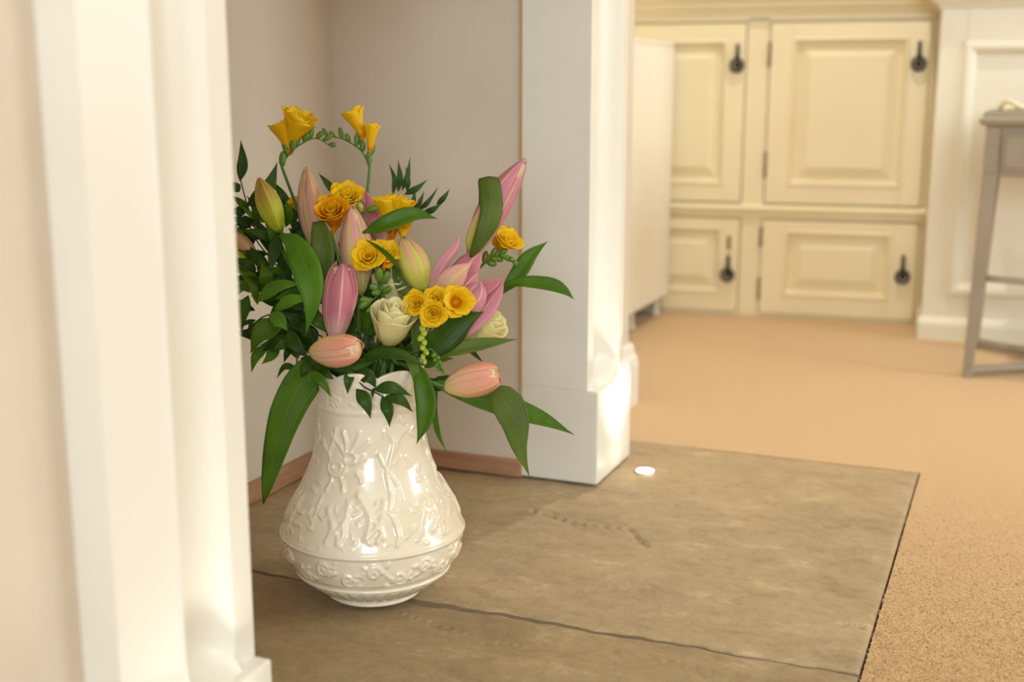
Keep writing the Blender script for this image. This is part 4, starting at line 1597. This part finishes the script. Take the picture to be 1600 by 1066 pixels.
f2 = flower_root('freesia_stem')
tag(f2, 'tall freesia with two slim yellow trumpets against the recess wall', 'freesia', G_F)
stalk(f2, [(580, 540, 0.03), (578, 430, 0.035), (573, 330, 0.03), (577, 270, 0.03), (578, 246, 0.03)], 0.0026, 0.0018)
freesia(f2, (549, 171, 0.03), 20, (-0.38, -0.92, 0.1), (564, 226, 0.03), M['freesia'], False, 0.95, 3, 2.3)
freesia(f2, (581, 193, 0.025), 15, (0.08, -1.0, 0.08), (578, 248, 0.03), M['freesia'], False, 0.9, 4, 2.8)
small_bud(f2, (577, 258, 0.03), (578, 240, 0.03), 4.5, M['freesia_bud'])
small_bud(f2, (569, 236, 0.03), (563, 218, 0.03), 4.5, M['freesia_bud'])
bud_spike(f2, [(577, 262, 0.03), (568, 240, 0.03), (552, 226, 0.03), (532, 216, 0.03), (512, 213, 0.03)], 7, 5.6, 3.6, 1, M['freesia_bud'], 27)

f3 = flower_root('freesia_stem')
tag(f3, 'freesia with a rounded amber flower and a yellow one just behind it', 'freesia', G_F)
stalk(f3, [(566, 545, -0.02), (542, 450, -0.05), (522, 380, -0.055), (516, 362, -0.055)], 0.0026, 0.0018)
freesia(f3, (516, 322, -0.065), 32, (-0.05, -0.55, 0.8), (517, 372, -0.055), M['freesia_deep'], True, 0.74, 5, 1.35)
freesia(f3, (542, 300, -0.04), 30, (0.15, -0.6, 0.7), (532, 350, -0.045), M['freesia'], True, 0.80, 6, 1.2)
freesia(f3, (459, 312, 0.01), 19, (-0.4, -0.7, 0.4), (482, 344, 0.0), M['freesia'], False, 0.8, 7)
small_bud(f3, (517, 384, -0.055), (516, 362, -0.057), 5, M['freesia_bud'])
stem([W((518, 375, -0.055)), W((500, 360, -0.02)), W((482, 345, 0.0))], 0.0014, 0.0012, f3, M['stem'], 'flower_stalk', 8)

f4 = flower_root('freesia_stem')
tag(f4, 'freesia with upright yellow trumpets behind the arching green leaf', 'freesia', G_F)
stalk(f4, [(590, 540, 0.0), (606, 450, -0.01), (608, 400, -0.01), (606, 376, -0.01)], 0.0026, 0.0018)
freesia(f4, (602, 306, -0.012), 24, (-0.15, -1.0, 0.25), (606, 382, -0.01), M['freesia'], False, 0.95, 8, 2.4)
freesia(f4, (630, 308, -0.008), 23, (0.25, -0.95, 0.2), (614, 376, -0.008), M['freesia'], False, 0.95, 9, 2.2)
freesia(f4, (634, 356, -0.012), 19, (0.8, 0.35, 0.3), (612, 372, -0.01), M['freesia'], False, 0.8, 10)
small_bud(f4, (566, 332, -0.03), (560, 316, -0.035), 5, M['freesia_bud_y'])
small_bud(f4, (572, 330, -0.03), (590, 324, -0.035), 6, M['freesia_bud'])
stem([W((600, 400, -0.01)), W((580, 360, -0.03)), W((568, 330, -0.03))], 0.0013, 0.0010, f4, M['stem'], 'spike', 8)

f5 = flower_root('freesia_stem')
tag(f5, 'freesia with two yellow flowers and green buds in front of the central lily bud', 'freesia', G_F)
stalk(f5, [(590, 545, -0.02), (600, 480, -0.05), (592, 440, -0.06), (588, 425, -0.07)], 0.0026, 0.0018)
freesia(f5, (574, 397, -0.09), 27, (-0.05, -0.3, 0.95), (590, 424, -0.07), M['freesia'], True, 0.95, 11, 0.9)
freesia(f5, (605, 390, -0.075), 24, (0.2, -0.6, 0.7), (600, 424, -0.065), M['freesia'], True, 0.95, 12, 0.9)
freesia(f5, (608, 412, -0.075), 11, (0.5, 0.6, 0.6), (598, 424, -0.065), M['freesia_deep'], False, 0.8, 13, 0.9)
for a, b, hw in (((592, 440, -0.075), (592, 418, -0.085), 7), ((598, 444, -0.07), (606, 424, -0.08), 6), ((590, 452, -0.07), (578, 446, -0.08), 6), ((596, 456, -0.07), (580, 458, -0.075), 6),
                 ((582, 466, -0.07), (560, 482, -0.075), 7), ((578, 470, -0.07), (562, 468, -0.078), 6), ((598, 458, -0.07), (612, 448, -0.078), 5), ((588, 478, -0.07), (572, 488, -0.075), 5)):
    small_bud(f5, a, b, hw, M['freesia_bud'])
stem([W((600, 450, -0.06)), W((586, 466, -0.07)), W((570, 480, -0.07))], 0.0013, 0.0009, f5, M['stem'], 'spike', 8)

f6 = flower_root('freesia_stem')
tag(f6, 'freesia with a cluster of four yellow flowers right of the cream rose', 'freesia', G_F)
stalk(f6, [(618, 556, -0.05), (652, 548, -0.07), (670, 520, -0.075), (676, 500, -0.075)], 0.0024, 0.0016)
freesia(f6, (648, 474, -0.095), 21, (-0.2, -0.1, 0.95), (664, 500, -0.07), M['freesia'], True, 0.95, 14, 0.9)
freesia(f6, (682, 462, -0.090), 19, (0.05, -0.4, 0.9), (678, 496, -0.07), M['freesia'], True, 0.95, 15, 0.9)
freesia(f6, (676, 491, -0.105), 22, (-0.05, 0.1, 0.98), (678, 506, -0.07), M['freesia'], True, 0.95, 16, 0.9)
freesia(f6, (717, 470, -0.095), 25, (0.3, -0.15, 0.9), (690, 500, -0.07), M['freesia'], False, 1.0, 17, 0.9)
for k in range(8):
    y = 512 + k * 7.4
    x = 662 - 4 * math.sin(k * 0.9) + (4 if k % 2 else -4) - k * 0.3
    small_bud(f6, (662, y - 4, -0.09), (x, y + 6, -0.098), 5.4 - k * 0.22, M['freesia_bud_y'])
stem([W((672, 505, -0.08)), W((664, 520, -0.09)), W((662, 545, -0.09)), W((660, 572, -0.09))], 0.0013, 0.0008, f6, M['stem'], 'spike', 10)
for k in range(8):
    t = k / 7
    small_bud(f6, (680 + 8 * t, 552 + 24 * t, -0.08), (680 + 10 * t + (5 if k % 2 else -5), 558 + 26 * t, -0.085), 4.2 - t * 1.4, M['freesia_bud'])
stem([W((664, 548, -0.08)), W((674, 546, -0.08)), W((684, 558, -0.08)), W((690, 582, -0.08))], 0.0012, 0.0007, f6, M['stem'], 'spike', 10)

f7 = flower_root('freesia_stem')
tag(f7, 'freesia with orange-yellow flowers at the far right below the tall lily bud', 'freesia', G_F)
stalk(f7, [(608, 540, 0.03), (672, 490, 0.035), (728, 440, 0.035), (756, 412, 0.03)], 0.0024, 0.0016)
freesia(f7, (797, 370, 0.025), 28, (0.5, -0.6, 0.6), (764, 400, 0.03), M['freesia'], True, 0.9, 18)
freesia(f7, (780, 376, 0.03), 15, (-0.1, -0.5, 0.5), (758, 408, 0.03), M['freesia_deep'], False, 0.8, 19)
bud_spike(f7, [(754, 414, 0.03), (768, 404, 0.028), (786, 398, 0.026), (804, 406, 0.025)], 7, 6.0, 4.4, 1, M['freesia_bud'], 18)
for a, b in (((756, 412, 0.03), (760, 392, 0.03)), ((768, 404, 0.03), (776, 386, 0.026)), ((778, 402, 0.03), (792, 388, 0.026))):
    small_bud(f7, a, b, 5.4, M['freesia_bud'])

# ------------------------------------------------------------------ roses
G_R = 'cream roses in the vase'
for (c, r, fc, sd, path, lab) in (
        ((614, 500, -0.085), 29, (0.22, -0.80, 0.56), 3, [(600, 575, -0.05), (608, 556, -0.075), (611, 546, -0.08)], 'large cream rose at the front above the vase mouth'),
        ((757, 510, 0.0), 29, (0.55, -0.55, 0.35), 8, [(620, 560, -0.01), (690, 548, 0.0), (734, 532, 0.0)], 'cream rose at the right half hidden behind the pink trumpet'),
        ((614, 452, -0.04), 21, (0.0, -0.85, 0.4), 12, [(596, 540, -0.01), (606, 500, -0.035), (612, 478, -0.04)], 'small cream rose tucked in above the large cream rose')):
    q = flower_root('rose_stem')
    tag(q, lab, 'rose', G_R)
    stalk(q, path, 0.003, 0.0026)
    rose(q, c, r, fc, sd, 1.22)
    if sd == 8:
        blade([(724, 542, -0.02), (738, 550, -0.02), (756, 568, -0.015)], 4, M['leaf_dark'], q)

# ------------------------------------------------------------------ foliage sprigs
G_S = 'foliage sprigs in the vase'


def sprig(label, path, leaves, mat='leaf_sprig', stem_mat='stem_dark', r=0.0018, name='foliage_sprig'):
    q = flower_root(name)
    tag(q, label, 'foliage', G_S)
    stalk(q, path, r, 0.0008, M[stem_mat])
    for lf in leaves:
        a, b, hw = lf[0], lf[1], lf[2]
        roll = lf[3] if len(lf) > 3 else 0.0
        mt = lf[4] if len(lf) > 4 else mat
        mid = lf[5] if len(lf) > 5 else 0.06
        dx, dy = b[0] - a[0], b[1] - a[1]
        za = a[2] if len(a) > 2 else 0
        zb = b[2] if len(b) > 2 else za
        m = ((a[0] + b[0]) / 2 - dy * mid, (a[1] + b[1]) / 2 + dx * mid, (za + zb) / 2 - 0.008)
        blade([(a[0], a[1], za), m, (b[0] + dx * 0.06, b[1] + dy * 0.06, zb)], hw * 0.96, M[mt], q, roll=roll, shape=OVATE, n=12, fold=0.28, cols=5)
    return q


# upper left sprig
z = -0.01
sprig('leafy sprig rising at the upper left with one upright pointed leaf',
      [(540, 545, 0.0), (460, 440, -0.005), (410, 380, -0.01), (388, 325, -0.01), (376, 282, -0.01)],
      [((375, 283, z), (376, 222, z), 9, 0.1, 'leaf_back'), ((374, 300, z), (360, 284, z), 8, 0.2, 'leaf_back'), ((386, 322, -0.03), (431, 257, -0.03), 14, 0.15, 'leaf_dark', 0.14),
       ((388, 330, z), (362, 306, z), 7, 0.3, 'leaf_mid'), ((384, 332, z), (360, 332, z), 9, 0, 'leaf_back'), ((395, 345, z), (368, 352, z), 10, 0.2, 'leaf_dark'),
       ((392, 356, z), (360, 340, z), 9, -0.2, 'leaf_back'), ((404, 352, 0.01), (382, 340, 0.01), 9, 0.5, 'leaf_olive'), ((400, 372, z), (372, 384, z), 11, 0.1, 'leaf_dark'),
       ((412, 372, -0.02), (380, 360, -0.02), 9, 0.3, 'leaf_sprig'), ((420, 390, -0.02), (396, 340, -0.02), 10, 0.2, 'leaf_dark'), ((430, 398, 0.0), (406, 358, 0.0), 12, 0.3, 'leaf_mid')])
# second upper sprig behind the buds
sprig('leafy sprig between the green lily bud and the tall pale bud',
      [(546, 545, 0.02), (500, 450, 0.03), (462, 370, 0.035), (446, 320, 0.035)],
      [((452, 330, 0.03), (424, 282, 0.03), 8, 0.3, 'leaf_dark'), ((462, 350, 0.03), (442, 300, 0.03), 9, 0.2, 'leaf_back'), ((470, 365, 0.03), (455, 345, 0.03), 12, 0, 'leaf_dark'),
       ((478, 380, 0.03), (452, 358, 0.03), 14, 0.2, 'leaf_sprig'), ((482, 392, 0.02), (450, 392, 0.02), 14, 0.1, 'leaf_dark'), ((490, 408, 0.02), (462, 330, 0.02), 10, 0.4, 'leaf_back'),
       ((462, 330, 0.03), (486, 280, 0.03), 5, 0.6, 'leaf_back', 0.2), ((505, 430, 0.02), (480, 380, 0.02), 14, 0.1, 'leaf_dark'), ((512, 440, 0.02), (520, 380, 0.02), 13, 0.1, 'leaf_dark')])
# left middle sprig
sprig('bushy sprig of glossy pointed leaves at the left middle',
      [(540, 550, -0.02), (478, 490, -0.045), (430, 452, -0.05), (392, 432, -0.05), (372, 440, -0.05)],
      [((404, 440, -0.05), (372, 446, -0.05), 9, 0, 'leaf_mid', -0.2), ((395, 440, -0.045), (366, 470, -0.045), 9, 0.3, 'leaf_bright', 0.2), ((412, 432, -0.05), (404, 396, -0.05), 10, 0.2, 'leaf_dark'),
       ((400, 424, -0.045), (366, 404, -0.045), 10, 0.2, 'leaf_dark'), ((418, 450, -0.06), (408, 412, -0.06), 12, 0.1, 'leaf_mid'), ((430, 455, -0.06), (446, 424, -0.06), 11, 0.2, 'leaf_dark'),
       ((388, 462, -0.045), (378, 518, -0.045), 11, 0.1, 'leaf_mid', 0.08), ((402, 472, -0.07), (472, 445, -0.085), 11, -0.1, 'leaf_bright', -0.16), ((428, 486, -0.08), (490, 468, -0.09), 10, -0.2, 'leaf_bright', -0.14),
       ((440, 470, -0.05), (402, 452, -0.05), 14, 0.1, 'leaf_dark'), ((452, 480, -0.05), (420, 500, -0.05), 14, 0.1, 'leaf_dark'), ((462, 470, -0.05), (446, 440, -0.05), 12, 0.1, 'leaf_mid'),
       ((400, 418, -0.03), (362, 424, -0.03), 11, 0.1, 'leaf_dark'), ((422, 430, -0.035), (376, 380, -0.035), 10, 0.2, 'leaf_dark'), ((448, 462, -0.04), (430, 420, -0.04), 12, 0.1, 'leaf_sprig')])
# left lower sprig
sprig('sprig of pointed leaves spilling out at the lower left',
      [(545, 560, -0.04), (500, 535, -0.06), (460, 512, -0.07), (420, 492, -0.07), (380, 520, -0.065)],
      [((420, 492, -0.08), (448, 516, -0.09), 13, 0.1, 'leaf_bright', -0.1), ((442, 508, -0.075), (394, 550, -0.08), 18, 0.2, 'leaf_mid', 0.22), ((424, 512, -0.06), (400, 540, -0.06), 8, 0.3, 'leaf_dark'),
       ((452, 525, -0.06), (412, 548, -0.06), 10, 0.3, 'leaf_dark'), ((455, 534, -0.065), (425, 548, -0.065), 9, 0.2, 'leaf_mid'), ((456, 540, -0.065), (444, 566, -0.065), 6, 0.2, 'leaf_dark'),
       ((450, 515, -0.075), (482, 558, -0.08), 12, 0.1, 'leaf_dark', 0.1), ((470, 500, -0.06), (492, 536, -0.06), 9, 0.1, 'leaf_dark'), ((484, 480, -0.06), (512, 520, -0.06), 11, 0.2, 'leaf_mid'),
       ((400, 505, -0.06), (388, 522, -0.06), 7, 0.3, 'leaf_dark'), ((412, 500, -0.055), (404, 526, -0.055), 7, 0.3, 'leaf_sprig'), ((400, 500, -0.055), (372, 512, -0.055), 4, 0.3, 'leaf_dark'),
       ((470, 520, -0.05), (440, 490, -0.05), 13, 0.1, 'leaf_dark'), ((490, 540, -0.05), (470, 500, -0.05), 14, 0.1, 'leaf_dark'), ((480, 510, -0.04), (450, 500, -0.04), 14, 0, 'leaf_sprig')])
# hanging tendril left of the vase
sprig('thin dark tendril with small curled leaves hanging left of the vase rim',
      [(540, 575, -0.06), (502, 560, -0.095), (470, 548, -0.1), (464, 566, -0.1), (468, 584, -0.1)],
      [((466, 577, -0.1), (434, 591, -0.1), 6, 0.5, 'leaf_dark', 0.35), ((470, 560, -0.1), (505, 575, -0.1), 12, 0.2, 'leaf_dark'), ((482, 580, -0.125), (516, 620, -0.13), 8, 0.2, 'leaf_mid', -0.1),
       ((492, 562, -0.1), (470, 590, -0.11), 10, 0.2, 'leaf_dark'), ((500, 572, -0.1), (520, 592, -0.11), 9, 0.2, 'leaf_dark')])
# sprig hanging over the front of the vase
sprig('small sprig of oval leaves hanging in front of the vase rim',
      [(560, 578, -0.06), (556, 588, -0.1), (568, 604, -0.106), (584, 612, -0.108), (602, 622, -0.108)],
      [((557, 608, -0.108), (578, 652, -0.108), 11, 0.1, 'leaf_dark', -0.08), ((597, 620, -0.108), (608, 665, -0.108), 10, 0.1, 'leaf_dark', -0.08), ((584, 609, -0.110), (641, 619, -0.108), 10, -0.1, 'leaf_dark', -0.14),
       ((602, 620, -0.110), (643, 643, -0.108), 9, -0.1, 'leaf_dark', -0.16), ((556, 586, -0.104), (586, 606, -0.106), 12, 0.0, 'leaf_dark', -0.25), ((550, 576, -0.1), (543, 614, -0.106), 8, 0.2, 'leaf_sprig'),
       ((584, 606, -0.108), (582, 623, -0.108), 3, 0.5, 'leaf_dark')])
# feathery sprig behind, right of centre
sprig('fine feathery sprig behind the bouquet against the pale recess wall',
      [(596, 540, 0.07), (618, 440, 0.09), (632, 370, 0.1), (650, 340, 0.1), (690, 318, 0.1)],
      [((614, 304, 0.1), (608, 258, 0.1), 5, 0.2, 'leaf_back', 0.12), ((622, 300, 0.1), (622, 252, 0.1), 6, 0.2, 'leaf_back'), ((628, 298, 0.1), (640, 248, 0.1), 5, 0.2, 'leaf_back'), ((636, 300, 0.1), (634, 262, 0.1), 5, 0.2, 'leaf_back'),
       ((632, 304, 0.1), (666, 282, 0.1), 6, 0.1, 'leaf_back'), ((646, 330, 0.1), (662, 300, 0.1), 5, 0.3, 'leaf_back'), ((652, 330, 0.1), (684, 293, 0.1), 4, 0.3, 'leaf_back'), ((656, 328, 0.1), (678, 304, 0.1), 4, 0.3, 'leaf_back'),
       ((660, 334, 0.1), (690, 318, 0.1), 6, 0.3, 'leaf_back'), ((682, 320, 0.1), (702, 296, 0.1), 5, 0.2, 'leaf_back'), ((640, 330, 0.1), (648, 296, 0.1), 5, 0.3, 'leaf_back')], r=0.0014)
sprig('sprig of dark leaves behind the upright yellow trumpets',
      [(590, 540, 0.07), (606, 440, 0.085), (614, 370, 0.09), (624, 305, 0.09)],
      [((612, 390, 0.08), (586, 360, 0.08), 10, 0.1, 'leaf_dark'), ((610, 410, 0.07), (640, 390, 0.07), 11, 0.1, 'leaf_dark'), ((606, 440, 0.06), (580, 410, 0.06), 12, 0, 'leaf_dark'), ((604, 470, 0.05), (640, 440, 0.05), 13, 0, 'leaf_dark'),
       ((600, 480, 0.04), (560, 440, 0.04), 14, 0, 'leaf_dark'), ((600, 500, 0.03), (640, 470, 0.03), 14, 0, 'leaf_dark')], r=0.0014)

# deep green filling between the flowers
rs = random.Random(21)
FILL = [('dense dark leafy sprig filling the left heart of the bouquet', (440, 400, 520, 540), 26),
        ('dense dark leafy sprig filling the centre of the bouquet', (510, 400, 600, 560), 26),
        ('dense dark leafy sprig filling the right heart of the bouquet', (590, 450, 690, 580), 26),
        ('dark leaves crowding the mouth of the vase', (500, 540, 660, 592), 24)]
for lab, (x0, y0_, x1, y1_), cnt in FILL:
    cx, cy = (x0 + x1) / 2, (y0_ + y1_) / 2
    lv = []
    for k in range(cnt):
        x, y = rs.uniform(x0, x1), rs.uniform(y0_, y1_)
        a = math.atan2(y - 640, x - 578) + rs.uniform(-0.7, 0.7)
        L = rs.uniform(34, 60)
        dz = rs.uniform(-0.035, 0.05)
        lv.append(((x - math.cos(a) * L / 2, y - math.sin(a) * L / 2, dz), (x + math.cos(a) * L / 2, y + math.sin(a) * L / 2, dz + rs.uniform(-.02, .02)), rs.uniform(9, 14), rs.uniform(-.5, .5),
                   rs.choice(['leaf_dark', 'leaf_dark', 'leaf_sprig', 'leaf_mid']), rs.uniform(-.15, .15)))
    sprig(lab, [(578 + (cx - 578) * 0.25, 566, 0.01), (578 + (cx - 578) * 0.7, (cy + 566) / 2, 0.01), (cx, y0_ + 20, 0.01)], lv)

# two more loose sprigs of narrow pointed leaves thickening the left side
rs = random.Random(77)
for lab, box, cnt, dzr in (('loose sprig of narrow pointed leaves behind the left lily leaf', (378, 345, 448, 440), 18, (-0.03, 0.02)),
                           ('loose sprig of narrow pointed leaves below the left lily leaf', (385, 430, 505, 545), 24, (-0.06, -0.02))):
    x0, y0_, x1, y1_ = box
    lv = []
    for k in range(cnt):
        x, y = rs.uniform(x0, x1), rs.uniform(y0_, y1_)
        a = math.atan2(y - 505, x - 560) + rs.uniform(-0.9, 0.9)
        L = rs.uniform(36, 58)
        dz = rs.uniform(*dzr)
        lv.append(((x, y, dz), (max(352, x + math.cos(a) * L), y + math.sin(a) * L, dz - rs.uniform(0, .02)), rs.uniform(6.5, 10), rs.uniform(-.4, .4),
                   rs.choice(['leaf_mid', 'leaf_sprig', 'leaf_dark', 'leaf_bright', 'leaf_sprig']), rs.uniform(-.16, .16)))
    sprig(lab, [(552, 556, -0.01), ((x1 + 552) / 2, (y1_ + 540) / 2, -0.02), ((x0 + x1) / 2, (y0_ + y1_) / 2, sum(dzr) / 2), (x0 + 12, y0_ + 10, sum(dzr) / 2)], lv, stem_mat='stem')
